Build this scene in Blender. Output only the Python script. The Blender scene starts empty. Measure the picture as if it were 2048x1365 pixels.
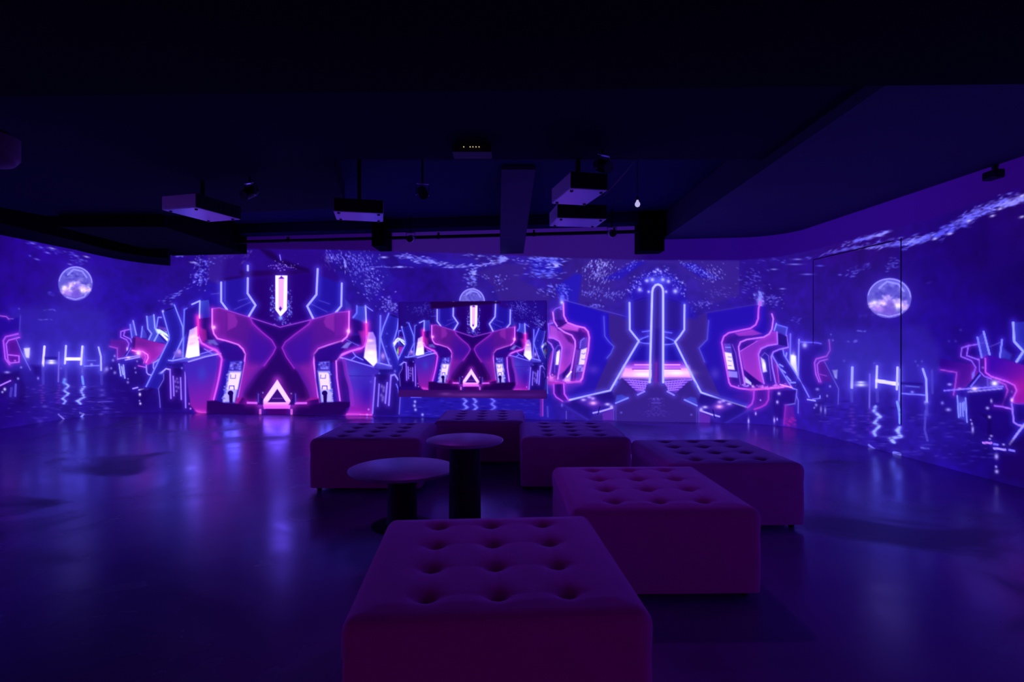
import bpy, bmesh, math, random
import numpy as np

random.seed(7)
rng = np.random.default_rng(11)
sc = bpy.context.scene
COL = sc.collection
PI = math.pi

# ------------------------------------------------------------------ camera measurements
F = 1150.0            # focal length in pixels of a 2048 wide frame
CX, CY = 1024.0, 682.5
EYE = 1.30            # camera height in metres


def ground(px, py, z=0.0):
    """the point at height z that lies behind a pixel of the photograph"""
    d = F * (EYE - z) / (py - CY)
    return ((px - CX) * d / F, d, z)


# ------------------------------------------------------------------ scene helpers
def link(o, parent=None):
    COL.objects.link(o)
    if parent is not None:
        o.parent = parent
    return o


def tag(o, label=None, cat=None, group=None, kind=None):
    if label: o['label'] = label
    if cat: o['category'] = cat
    if group: o['group'] = group
    if kind: o['kind'] = kind
    return o


def empty(name, loc, rz=0.0):
    o = bpy.data.objects.new(name, None)
    o.location = loc
    o.rotation_euler = (0, 0, rz)
    o.empty_display_size = 0.1
    return link(o)


def from_bm(name, bm, mat, parent=None, smooth=True, loc=None):
    me = bpy.data.meshes.new(name)
    bm.normal_update()
    bm.to_mesh(me)
    bm.free()
    if mat: me.materials.append(mat)
    if smooth:
        me.polygons.foreach_set('use_smooth', [True] * len(me.polygons))
        try:
            me.set_sharp_from_angle(angle=math.radians(38))
        except Exception:
            pass
    o = bpy.data.objects.new(name, me)
    if loc: o.location = loc
    return link(o, parent)


def add_box(bm, c, s, rz=0.0, bevel=0.0, rx=0.0):
    r = bmesh.ops.create_cube(bm, size=1.0)
    vs = r['verts']
    bmesh.ops.scale(bm, vec=s, verts=vs)
    if bevel > 0:
        es = list({e for v in vs for e in v.link_edges})
        rb = bmesh.ops.bevel(bm, geom=es, offset=bevel, segments=2, affect='EDGES', profile=0.6)
        vs = list({v for f in rb['faces'] for v in f.verts} | {v for v in vs if v.is_valid})
    from mathutils import Matrix
    if rx: bmesh.ops.rotate(bm, cent=(0, 0, 0), matrix=Matrix.Rotation(rx, 3, 'X'), verts=vs)
    if rz: bmesh.ops.rotate(bm, cent=(0, 0, 0), matrix=Matrix.Rotation(rz, 3, 'Z'), verts=vs)
    bmesh.ops.translate(bm, vec=c, verts=vs)
    return vs


def add_lathe(bm, prof, n=40, c=(0, 0, 0), axis='Z', rz=0.0):
    """profile of (radius, height) pairs turned about an axis"""
    from mathutils import Matrix
    rings = []
    for r, z in prof:
        ring = []
        for k in range(n):
            a = 2 * PI * k / n
            ring.append(bm.verts.new((r * math.cos(a), r * math.sin(a), z)))
        rings.append(ring)
    for a, b in zip(rings[:-1], rings[1:]):
        for k in range(n):
            bm.faces.new((a[k], a[(k + 1) % n], b[(k + 1) % n], b[k]))
    bm.faces.new(list(reversed(rings[0])))
    bm.faces.new(rings[-1])
    vs = [v for r in rings for v in r]
    if axis == 'Y':
        bmesh.ops.rotate(bm, cent=(0, 0, 0), matrix=Matrix.Rotation(-PI / 2, 3, 'X'), verts=vs)
    if axis == 'X':
        bmesh.ops.rotate(bm, cent=(0, 0, 0), matrix=Matrix.Rotation(PI / 2, 3, 'Y'), verts=vs)
    if rz:
        bmesh.ops.rotate(bm, cent=(0, 0, 0), matrix=Matrix.Rotation(rz, 3, 'Z'), verts=vs)
    bmesh.ops.translate(bm, vec=c, verts=vs)
    return vs


def add_tube(bm, pts, r, n=8):
    from mathutils import Vector
    pts = [Vector(p) for p in pts]
    rings = []
    for i, p in enumerate(pts):
        t = (pts[min(i + 1, len(pts) - 1)] - pts[max(i - 1, 0)]).normalized()
        a = t.cross(Vector((0, 0, 1)))
        if a.length < 1e-3: a = t.cross(Vector((1, 0, 0)))
        a.normalize(); b = t.cross(a)
        rings.append([bm.verts.new(p + a * r * math.cos(2 * PI * k / n) + b * r * math.sin(2 * PI * k / n)) for k in range(n)])
    for a, b in zip(rings[:-1], rings[1:]):
        for k in range(n):
            bm.faces.new((a[k], a[(k + 1) % n], b[(k + 1) % n], b[k]))
    bm.faces.new(list(reversed(rings[0]))); bm.faces.new(rings[-1])
    bmesh.ops.recalc_face_normals(bm, faces=bm.faces[:])


def add_prism(bm, quad, z0, z1):
    """upright prism over a polygon of (x, y) points; z0 may be a list, one height per point"""
    zs = z0 if isinstance(z0, (list, tuple)) else [z0] * len(quad)
    lo = [bm.verts.new((x, y, z)) for (x, y), z in zip(quad, zs)]
    hi = [bm.verts.new((x, y, z1)) for (x, y) in quad]
    n = len(quad)
    bm.faces.new(list(reversed(lo))); bm.faces.new(hi)
    for k in range(n):
        bm.faces.new((lo[k], lo[(k + 1) % n], hi[(k + 1) % n], hi[k]))
    bmesh.ops.recalc_face_normals(bm, faces=bm.faces[:])


# ------------------------------------------------------------------ materials
def principled(name, base, rough=0.6, metal=0.0, spec=0.5, sheen=0.0, sheen_tint=(1, 1, 1), noise=None, bump=None, coat=0.0):
    m = bpy.data.materials.new(name); m.use_nodes = True
    nt = m.node_tree; b = nt.nodes['Principled BSDF']
    b.inputs['Base Color'].default_value = (*base, 1)
    b.inputs['Roughness'].default_value = rough
    b.inputs['Metallic'].default_value = metal
    b.inputs['Specular IOR Level'].default_value = spec
    b.inputs['Coat Weight'].default_value = coat
    if sheen:
        b.inputs['Sheen Weight'].default_value = sheen
        b.inputs['Sheen Tint'].default_value = (*sheen_tint, 1)
        b.inputs['Sheen Roughness'].default_value = 0.4
    tc = nt.nodes.new('ShaderNodeTexCoord')
    if noise:
        sc_, amt = noise
        n = nt.nodes.new('ShaderNodeTexNoise'); n.inputs['Scale'].default_value = sc_; n.inputs['Detail'].default_value = 5
        nt.links.new(tc.outputs['Object'], n.inputs['Vector'])
        mx = nt.nodes.new('ShaderNodeMix'); mx.data_type = 'RGBA'
        mx.inputs['A'].default_value = (*[c * (1 - amt) for c in base], 1)
        mx.inputs['B'].default_value = (*[min(1, c * (1 + amt)) for c in base], 1)
        nt.links.new(n.outputs['Fac'], mx.inputs['Factor'])
        nt.links.new(mx.outputs['Result'], b.inputs['Base Color'])
    if bump:
        sc_, st = bump
        n = nt.nodes.new('ShaderNodeTexNoise'); n.inputs['Scale'].default_value = sc_; n.inputs['Detail'].default_value = 6
        nt.links.new(tc.outputs['Object'], n.inputs['Vector'])
        bp = nt.nodes.new('ShaderNodeBump'); bp.inputs['Strength'].default_value = st; bp.inputs['Distance'].default_value = 0.01
        nt.links.new(n.outputs['Fac'], bp.inputs['Height']); nt.links.new(bp.outputs['Normal'], b.inputs['Normal'])
    return m


def emissive(name, col, strength):
    m = bpy.data.materials.new(name); m.use_nodes = True
    b = m.node_tree.nodes['Principled BSDF']
    b.inputs['Base Color'].default_value = (0, 0, 0, 1)
    b.inputs['Emission Color'].default_value = (*col, 1)
    b.inputs['Emission Strength'].default_value = strength
    m.cycles.emission_sampling = 'NONE'
    return m


def picture_material(name, base, rough):
    """surface that shows the projected picture stored in the mesh's colour attribute"""
    m = bpy.data.materials.new(name); m.use_nodes = True
    nt = m.node_tree; b = nt.nodes['Principled BSDF']
    at = nt.nodes.new('ShaderNodeAttribute'); at.attribute_name = 'picture'
    b.inputs['Base Color'].default_value = (*base, 1)
    b.inputs['Roughness'].default_value = rough
    b.inputs['Specular IOR Level'].default_value = 0.15
    nt.links.new(at.outputs['Color'], b.inputs['Emission Color'])
    b.inputs['Emission Strength'].default_value = 1.0
    m.cycles.emission_sampling = 'NONE'
    return m


# ------------------------------------------------------------------ wall footprint
def fillet(a, b, c, r, n=28):
    a, b, c = map(np.array, (a, b, c))
    u = (a - b) / np.linalg.norm(a - b); v = (c - b) / np.linalg.norm(c - b)
    half = math.acos(np.clip(np.dot(u, v), -1, 1)) / 2
    t = r / math.tan(half)
    p0, p1 = b + u * t, b + v * t
    ctr = b + (u + v) / np.linalg.norm(u + v) * r / math.sin(half)
    a0 = math.atan2(*(p0 - ctr)[::-1]); a1 = math.atan2(*(p1 - ctr)[::-1])
    da = (a1 - a0 + PI) % (2 * PI) - PI
    return [tuple(ctr + r * np.array([math.cos(a0 + da * k / n), math.sin(a0 + da * k / n)])) for k in range(n + 1)]


REAR_Y = -3.2
LEFT_END, RIGHT_END = (-8.0, REAR_Y), (5.15, REAR_Y)
CL, CR = (-7.32, 10.62), (4.23, 8.98)
LK = (-7.68, 7.6)                     # the left wall bends very slightly here
left_arc = fillet(LK, CL, CR, 0.95)
right_arc = fillet(CL, CR, (4.55, 4.6), 0.80)
foot = np.array([LEFT_END, LK] + left_arc + right_arc + [(4.55, 4.6), RIGHT_END])
seg = np.r_[0, np.cumsum(np.linalg.norm(np.diff(foot, axis=0), axis=1))]
S_TOTAL = seg[-1]


def foot_at(s):
    return np.stack([np.interp(s, seg, foot[:, 0]), np.interp(s, seg, foot[:, 1])], -1)


def s_of_px(px):
    s = np.linspace(0, S_TOTAL, 8000); p = foot_at(s); ok = p[:, 1] > 0.4
    x = CX + F * p[:, 0] / np.maximum(p[:, 1], 0.4)
    return float(np.interp(px, x[ok], s[ok]))


S_L, S_R = s_of_px(-25), s_of_px(2075)        # stretch of wall that the photograph shows
S_C0, S_C1 = seg[1 + 1 + len(left_arc) // 2], seg[2 + len(left_arc) + len(right_arc) // 2]
WALL_TOP = 3.16
SOFFIT = 2.93
STEP = 0.0088
s_fine = np.arange(S_L, S_R, STEP)
LEN_L, LEN_R = 5.5, 4.5                       # stretch beyond the frame that still carries the picture
s_left = np.arange(S_L - LEN_L, S_L, 0.02)
s_right = np.arange(S_R, S_R + LEN_R, 0.02)
z_rows = np.r_[np.arange(0, 2.85, STEP), np.linspace(2.86, WALL_TOP, 20)]


# ------------------------------------------------------------------ painter
class Painter:
    """draws the projected picture onto a grid of wall points, measured in photo pixels"""

    def __init__(self, pts, zs):
        self.px = CX + F * pts[:, 0] / pts[:, 1]
        self.K = F / pts[:, 1]
        self.z = zs
        self.Y = CY - self.K[:, None] * (zs[None, :] - EYE)
        self.C = np.zeros((len(pts), len(zs), 3), np.float32)
        self.T = None
        self.k = 1.0

    def tr(self, pts):
        return [self.T(*p) for p in pts] if self.T else [tuple(p) for p in pts]

    def win(self, x0, y0, x1, y1):
        i0 = max(0, np.searchsorted(self.px, x0) - 1); i1 = min(len(self.px), np.searchsorted(self.px, x1) + 1)
        if i1 <= i0: return None
        K = self.K[i0:i1]
        zl = EYE + (CY - y1) / (K.min() if y1 > CY else K.max()); zh = EYE + (CY - y0) / (K.min() if y0 < CY else K.max())
        j0 = max(0, np.searchsorted(self.z, zl) - 1); j1 = min(len(self.z), np.searchsorted(self.z, zh) + 1)
        if j1 <= j0: return None
        X = np.repeat(self.px[i0:i1, None], j1 - j0, 1)
        return slice(i0, i1), slice(j0, j1), X, self.Y[i0:i1, j0:j1]

    @staticmethod
    def dist(X, Y, pts, closed=False):
        d = np.full(X.shape, 1e9)
        n = len(pts)
        for i in range(n if closed else n - 1):
            ax, ay = pts[i]; bx, by = pts[(i + 1) % n]
            vx, vy = bx - ax, by - ay; L = vx * vx + vy * vy + 1e-9
            t = np.clip(((X - ax) * vx + (Y - ay) * vy) / L, 0, 1)
            d = np.minimum(d, np.hypot(X - ax - t * vx, Y - ay - t * vy))
        return d

    def mix(self, si, sj, col, a):
        c = self.C[si, sj]
        self.C[si, sj] = c * (1 - a[..., None]) + np.asarray(col, np.float32) * a[..., None]

    def glowadd(self, si, sj, col, a):
        c = self.C[si, sj]
        self.C[si, sj] = c + (255 - c) * (np.asarray(col, np.float32) / 255) * a[..., None]

    def line(self, pts, w, core=(185, 185, 255), glow=(60, 60, 255), g=None, ga=0.5, a=1.0):
        pts = self.tr(pts); w = w * self.k
        g = (w * 1.6 + 2.0 * self.k) if g is None else g * self.k
        m = 2.2 * g + w
        xs = [p[0] for p in pts]; ys = [p[1] for p in pts]
        r = self.win(min(xs) - m, min(ys) - m, max(xs) + m, max(ys) + m)
        if r is None: return
        si, sj, X, Y = r
        d = self.dist(X, Y, pts)
        if ga: self.glowadd(si, sj, glow, ga * np.exp(-(d / g) ** 2))
        al = np.clip(w / 2 - d + 0.6, 0, 1) * a * min(1.0, w / 1.2 + .25)
        self.mix(si, sj, core, al)

    def wavy(self, pts, w, col, a=1.0):
        """broken reflection on water: short level dashes along a zigzag"""
        for (x0, y0), (x1, y1) in zip(pts[:-1], pts[1:]):
            n = max(2, int(abs(y1 - y0) + abs(x1 - x0)))
            for t in np.linspace(0, 1, n, endpoint=False):
                self.blob(x0 + (x1 - x0) * t + random.gauss(0, .5), y0 + (y1 - y0) * t, random.uniform(.8, 1.5) * w, random.uniform(.55, .9) * w * .7,
                          col=col, a=a * random.uniform(.25, .95), ga=.12)

    def poly(self, pts, col, a=1.0, feather=0.7, grad=None):
        """grad=(col2, (x0,y0), (x1,y1)): colour runs from col at the first point to col2 at the second"""
        pts = self.tr(pts)
        xs = [p[0] for p in pts]; ys = [p[1] for p in pts]; m = feather * 2 + 1
        r = self.win(min(xs) - m, min(ys) - m, max(xs) + m, max(ys) + m)
        if r is None: return
        si, sj, X, Y = r
        ins = np.zeros(X.shape, bool); n = len(pts)
        for i in range(n):
            ax, ay = pts[i]; bx, by = pts[(i + 1) % n]
            if ay == by: continue
            cond = ((ay > Y) != (by > Y)) & (X < (bx - ax) * (Y - ay) / (by - ay) + ax)
            ins ^= cond
        d = self.dist(X, Y, pts, True)
        sd = np.where(ins, d, -d)
        al = np.clip(sd / (2 * feather) + 0.5, 0, 1) * a
        if grad is not None:
            c2, p0, p1 = grad
            (x0, y0), (x1, y1) = self.tr([p0, p1])
            t = np.clip(((X - x0) * (x1 - x0) + (Y - y0) * (y1 - y0)) / ((x1 - x0) ** 2 + (y1 - y0) ** 2 + 1e-9), 0, 1)[..., None]
            col = np.asarray(col, np.float32) * (1 - t) + np.asarray(c2, np.float32) * t
        self.mix(si, sj, col, al)

    def blob(self, x, y, rx, ry=None, col=(225, 220, 255), a=1.0, ang=0.0, soft=True, ga=0.0, glow=(70, 60, 255)):
        ry = rx if ry is None else ry
        (x, y), = self.tr([(x, y)]); rx *= self.k; ry *= self.k
        m = max(rx, ry) * (3.5 if ga else 2.2) + 1
        r = self.win(x - m, y - m, x + m, y + m)
        if r is None: return
        si, sj, X, Y = r
        c, s = math.cos(ang), math.sin(ang)
        u = ((X - x) * c + (Y - y) * s) / rx; v = (-(X - x) * s + (Y - y) * c) / ry
        q = u * u + v * v
        if ga: self.glowadd(si, sj, glow, ga * np.exp(-q / 5))
        al = np.exp(-q * 1.1) if soft else np.clip((1 - np.sqrt(q)) * min(rx, ry) + 0.5, 0, 1)
        self.mix(si, sj, col, al * a)

    def specks(self, cx, cy, sx, sy, n, ang=0.0, L=(1.2, 3.0), w=(0.7, 1.3), col=(190, 190, 255), a=(0.25, 1.0), tilt=0.0, shape='g'):
        for _ in range(n):
            if shape == 'g': u, v = random.gauss(0, .5), random.gauss(0, .5)
            else: u, v = random.uniform(-1, 1), random.uniform(-1, 1)
            X = cx + sx * u * math.cos(tilt) - sy * v * math.sin(tilt)
            Y = cy + sx * u * math.sin(tilt) + sy * v * math.cos(tilt)
            b = random.uniform(*a)
            self.blob(X, Y, random.uniform(*L), random.uniform(*w), col=col, a=b, ang=ang + random.gauss(0, .2))


def q(ox, oy, s, pts):
    return [(ox + x / s, oy + y / s) for x, y in pts]


BLUE = (40, 18, 165); WB = (190, 190, 255); PK = (235, 125, 250); PG = (150, 40, 225)
LAV = (150, 120, 250); CY_ = (150, 180, 255); GREY = (54, 30, 140)


def background(P):
    A = [(-20, 480, 30, 0, 118), (0, 600, 34, 4, 140), (100, 520, 38, 5, 145), (150, 640, 46, 22, 168), (150, 720, 50, 36, 178), (0, 800, 26, 0, 112),
         (130, 820, 36, 16, 142), (40, 700, 34, 10, 145), (250, 600, 36, 10, 152), (300, 790, 32, 6, 118), (350, 520, 36, 8, 128), (450, 570, 34, 14, 160), (560, 600, 36, 0, 118),
         (560, 720, 36, 0, 100), (700, 560, 38, 16, 150), (850, 560, 34, 8, 128), (950, 520, 46, 22, 150), (1050, 560, 44, 22, 146),
         (950, 810, 32, 18, 165), (1200, 550, 52, 28, 138), (1300, 800, 52, 28, 135), (1400, 560, 52, 30, 142), (1520, 540, 40, 14, 138),
         (1500, 680, 36, 14, 165), (1560, 780, 40, 16, 150), (1600, 600, 42, 16, 140), (1700, 560, 38, 12, 130), (1700, 720, 46, 28, 165), (1800, 850, 38, 18, 150),
         (1860, 640, 30, 6, 135), (1880, 560, 28, 3, 120), (1950, 500, 24, 0, 98), (1960, 640, 26, 2, 130), (2000, 900, 22, 2, 120), (1700, 490, 42, 6, 112), (2048, 580, 18, 0, 88), (2048, 430, 30, 2, 100),
         (1900, 850, 34, 14, 145), (2048, 960, 24, 4, 100)]
    A = np.array(A, float)
    n, m = P.C.shape[:2]
    X = np.repeat(P.px[:, None], m, 1); Y = P.Y
    W = np.zeros((n, m)); V = np.zeros((n, m, 3))
    for x, y, r, g, b in A:
        w = 1.0 / (((X - x) / 1.0) ** 2 + ((Y - y) * 1.3) ** 2 + 1600) ** 1.6
        W += w; V += w[..., None] * np.array([r, g, b])
    P.C[:] = V / W[..., None]
    # soft unevenness of the projected light
    for step, amp in ((60, .05), (20, .05), (7, .05)):
        gx, gy = n // step + 3, m // step + 3
        G = rng.normal(0, 1, (gx, gy))
        ix = np.linspace(0, gx - 1.001, n); iy = np.linspace(0, gy - 1.001, m)
        i = ix.astype(int); j = iy.astype(int); fx = (ix - i)[:, None]; fy = (iy - j)[None]
        N = (G[i][:, j] * (1 - fx) * (1 - fy) + G[i + 1][:, j] * fx * (1 - fy) + G[i][:, j + 1] * (1 - fx) * fy + G[i + 1][:, j + 1] * fx * fy)
        P.C *= (1 + amp * N)[..., None]
    P.C = np.clip(P.C, 0, 255).astype(np.float32)


def moon(P, x, y, rx, ry, bottom=True, tilt=0.0):
    P.blob(x, y, rx * 1.25, ry * 1.25, col=(70, 50, 200), a=.5)
    P.blob(x, y, rx, ry, col=(98, 88, 212), soft=False, ang=tilt)
    for _ in range(70):
        r = math.sqrt(random.random()) * .8; t = random.uniform(0, 2 * PI)
        c = random.choice([(62, 48, 185), (80, 68, 200), (140, 132, 232), (120, 110, 225)])
        P.blob(x + rx * r * math.cos(t), y + ry * r * math.sin(t), rx * random.uniform(.05, .14), ry * random.uniform(.04, .1), col=c, a=.6, ang=random.uniform(-.8, .8))
    n = 40
    ring = [(x + rx * .95 * math.cos(a), y + ry * .95 * math.sin(a)) for a in np.linspace(PI * 1.05, PI * 1.98, n)]
    P.line(ring, 1.6, (165, 155, 240), ga=.2)
    arc = [(x - rx * .45, y - ry * .5), (x - rx * .1, y - ry * .82), (x + rx * .4, y - ry * .7), (x + rx * .65, y - ry * .35)]
    P.line(arc, rx * .08, (160, 155, 245), ga=.1, a=.8)
    if bottom:
        for k in range(150):
            u = random.uniform(-.92, .92); v = .30 + .16 * math.cos(u * 3) * -1 + random.gauss(0, .13)
            if u * u + v * v > .86: continue
            c = random.choice([(190, 165, 245), (225, 205, 250), (240, 235, 240), (160, 130, 235), (215, 170, 250)])
            P.blob(x + rx * u, y + ry * v, rx * random.uniform(.04, .13), ry * random.uniform(.03, .09), col=c, a=random.uniform(.35, .8), ang=random.uniform(-.5, .5))
        P.blob(x - rx * .42, y + ry * .55, rx * .25, ry * .2, col=(215, 150, 245), a=.7)
        P.blob(x + rx * .38, y + ry * .4, rx * .2, ry * .18, col=(240, 235, 235), a=.8)
        P.blob(x - rx * .66, y + ry * .22, rx * .16, ry * .14, col=(235, 232, 242), a=.8)
        P.poly([(x - rx * .08, y + ry * .05), (x + rx * .14, y + ry * .08), (x + rx * .36, y + ry * .82), (x - rx * .26, y + ry * .86)], (122, 84, 222), a=.75, feather=3)
        P.line([(x + rx * .8, y + ry * .38), (x + rx * .5, y + ry * .78), (x, y + ry * .93), (x - rx * .5, y + ry * .8)], rx * .05, (190, 170, 250), ga=.1, a=.7)


def skyline_left(P):
    """left of the frame: pillars standing in water under the moon"""
    Q = lambda *p: q(0, 600, 5.25, p)
    P.poly([(18, 613), (110, 616), (214, 622), (225, 720), (210, 770), (20, 770)], (54, 42, 182), a=.45, feather=9)
    P.poly([(0, 745), (60, 735), (120, 745), (260, 748), (260, 768), (0, 778)], (26, 4, 120), a=.45, feather=8)
    P.poly(Q((0, 200), (200, 190), (200, 340), (60, 380), (30, 430), (40, 620), (0, 600)), (30, 2, 150), a=.8, feather=2)
    P.poly(Q((90, 420), (180, 400), (225, 580), (195, 680), (95, 640)), (78, 12, 150), feather=2)
    P.line(Q((188, 358), (60, 388), (35, 430), (55, 620), (100, 680)), 3.0, (170, 75, 230), PG, ga=.45)
    P.line(Q((205, 395), (90, 425), (65, 465), (85, 640), (110, 665), (200, 655), (200, 590), (85, 578)), 2.0, (190, 95, 235), PG, ga=.35)
    P.line(Q((0, 168), (70, 178), (92, 205)), 1.8, (165, 80, 220), PG, ga=.3)
    P.line(Q((92, 200), (140, 200)), 1.0, (140, 90, 220), ga=.1)
    P.line(Q((215, 165), (205, 330)), 1.2, (90, 80, 210), ga=.1, a=.7)
    P.line(Q((165, 400), (230, 560), (320, 740)), 1.3, (115, 95, 225), ga=.15)
    P.blob(*Q((283, 560))[0], 6.5, 11, col=(190, 190, 250), ga=.5)
    P.poly(Q((250, 510), (315, 505), (305, 612), (275, 605)), (195, 195, 250), feather=1.2)
    P.line(Q((467, 492), (450, 700)), 4.6, (200, 200, 255), ga=.5)
    P.blob(*Q((540, 640))[0], 7.5, 2.0, col=(215, 220, 250)); P.blob(*Q((540, 662))[0], 9.5, 3.0, col=(225, 230, 245), ga=.5)
    P.line(Q((620, 552), (612, 860)), 2.8, (112, 88, 225), ga=.25)
    P.line(Q((693, 485), (682, 672)), 4.0, (180, 185, 255), ga=.5)
    P.line(Q((700, 622), (856, 622)), 6.2, (215, 220, 255), ga=.55)
    P.line(Q((866, 492), (852, 678)), 4.6, (190, 195, 255), ga=.5)
    P.line(Q((882, 500), (862, 760)), 2.5, (110, 110, 235), ga=.3)
    P.line(Q((1035, 500), (1060, 600), (1062, 742)), 3.4, (170, 175, 255), ga=.45)
    P.line(Q((1095, 580), (1095, 740)), 4, (80, 60, 205), ga=.2, a=.8)
    P.line(Q((880, 697), (1050, 690)), 2.2, (120, 120, 240), ga=.3)
    P.line(Q((915, 638), (1005, 638)), 1.8, (95, 95, 225), ga=.2)
    P.blob(*Q((962, 682))[0], 3, 3, col=(150, 150, 250))
    P.poly(Q((330, 690), (440, 690), (440, 800), (370, 790)), (26, 2, 118), a=.8, feather=4)
    P.poly(Q((470, 600), (600, 600), (600, 625), (470, 625)), (26, 8, 130), a=.7, feather=2)
    # reflections in the water
    for x, top in ((450, 710), (690, 690), (865, 700), (1065, 760)):
        P.line(Q((x, top), (x + 4, 880)), 5.5, (78, 66, 205), ga=.15, a=.6)
    P.wavy(Q((680, 830), (668, 870), (722, 905), (670, 955), (722, 985), (655, 1040), (690, 1062), (662, 1100)), 1.9, CY_, a=.9)
    P.blob(*Q((675, 860))[0], 3.4, 8, col=(90, 130, 235), a=.8)
    P.line(Q((862, 808), (875, 885)), 4.2, (110, 150, 245), ga=.3)
    P.wavy(Q((885, 912), (850, 958), (885, 1022), (812, 1062), (850, 1100)), 2.2, CY_, a=.95)
    P.line(Q((840, 1190), (880, 1200), (845, 1240)), 3.0, (150, 155, 245), ga=.25)
    P.line(Q((615, 1205), (680, 1262)), 3.0, (130, 115, 235), ga=.15, a=.9)
    for x in (440, 615):
        for y in range(900, 1090, 26):
            P.blob(*Q((x + random.uniform(-14, 14), y))[0], random.uniform(3, 6), 1.8, col=(112, 50, 200), a=.6)
    for _ in range(150):
        x = random.uniform(60, 1330); y = random.uniform(900, 1250)
        P.blob(*Q((x, y))[0], random.uniform(3, 9), random.uniform(.7, 1.5), col=random.choice([(70, 52, 195), (58, 40, 185), (22, 2, 105), (95, 60, 205)]), a=.5)
    P.line(Q((1030, 1075), (1180, 1068)), 1.6, (85, 65, 205), ga=.1)
    P.blob(*Q((420, 1275))[0], 7, 4, col=(72, 50, 190), a=.7)
    for x, y in ((1075, 950), (1075, 1000), (1115, 1140), (1065, 1205), (470, 1120)):
        P.blob(*Q((x, y))[0], 6, 3, col=(100, 85, 225), a=.6)
    # dark equipment at the extreme left
    P.poly(Q((0, 780), (200, 750), (250, 900), (260, 1110), (150, 1090), (0, 1000)), (24, 0, 100), a=.8, feather=5)
    P.line(Q((0, 902), (45, 880), (110, 850)), 2.4, (190, 130, 245), PG, ga=.2)
    P.blob(*Q((75, 762))[0], 6, 2.5, col=(150, 135, 240)); P.blob(*Q((50, 940))[0], 3, 3.4, col=(205, 200, 255)); P.blob(*Q((25, 970))[0], 2.4, col=(170, 165, 250))
    P.blob(*Q((190, 828))[0], 2.6, col=(150, 140, 245)); P.blob(*Q((222, 710))[0], 2.4, col=(130, 120, 240)); P.blob(*Q((158, 640))[0], 2.2, col=(170, 110, 240))
    P.line(Q((165, 890), (160, 1010)), 4, (90, 75, 215), ga=.2, a=.9); P.line(Q((120, 930), (110, 1010)), 5, (75, 60, 200), ga=.2, a=.8)
    P.blob(*Q((1110, 740))[0], 4, 7, col=(140, 125, 240), a=.8, ang=.5)
    P.blob(*Q((400, 825))[0], 2.2, 3, col=(150, 120, 240)); P.blob(*Q((200, 95))[0], 1.8, col=(95, 80, 220)); P.blob(*Q((640, 720))[0], 1.8, col=(110, 100, 230))
    P.specks(88, 640, 16, 1.5, 8, L=(2, 4), w=(.8, 1.4), col=(90, 80, 220)); P.specks(100, 620, 14, 2, 7, L=(2, 4), w=(.8, 1.4), col=(90, 80, 220))


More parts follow.
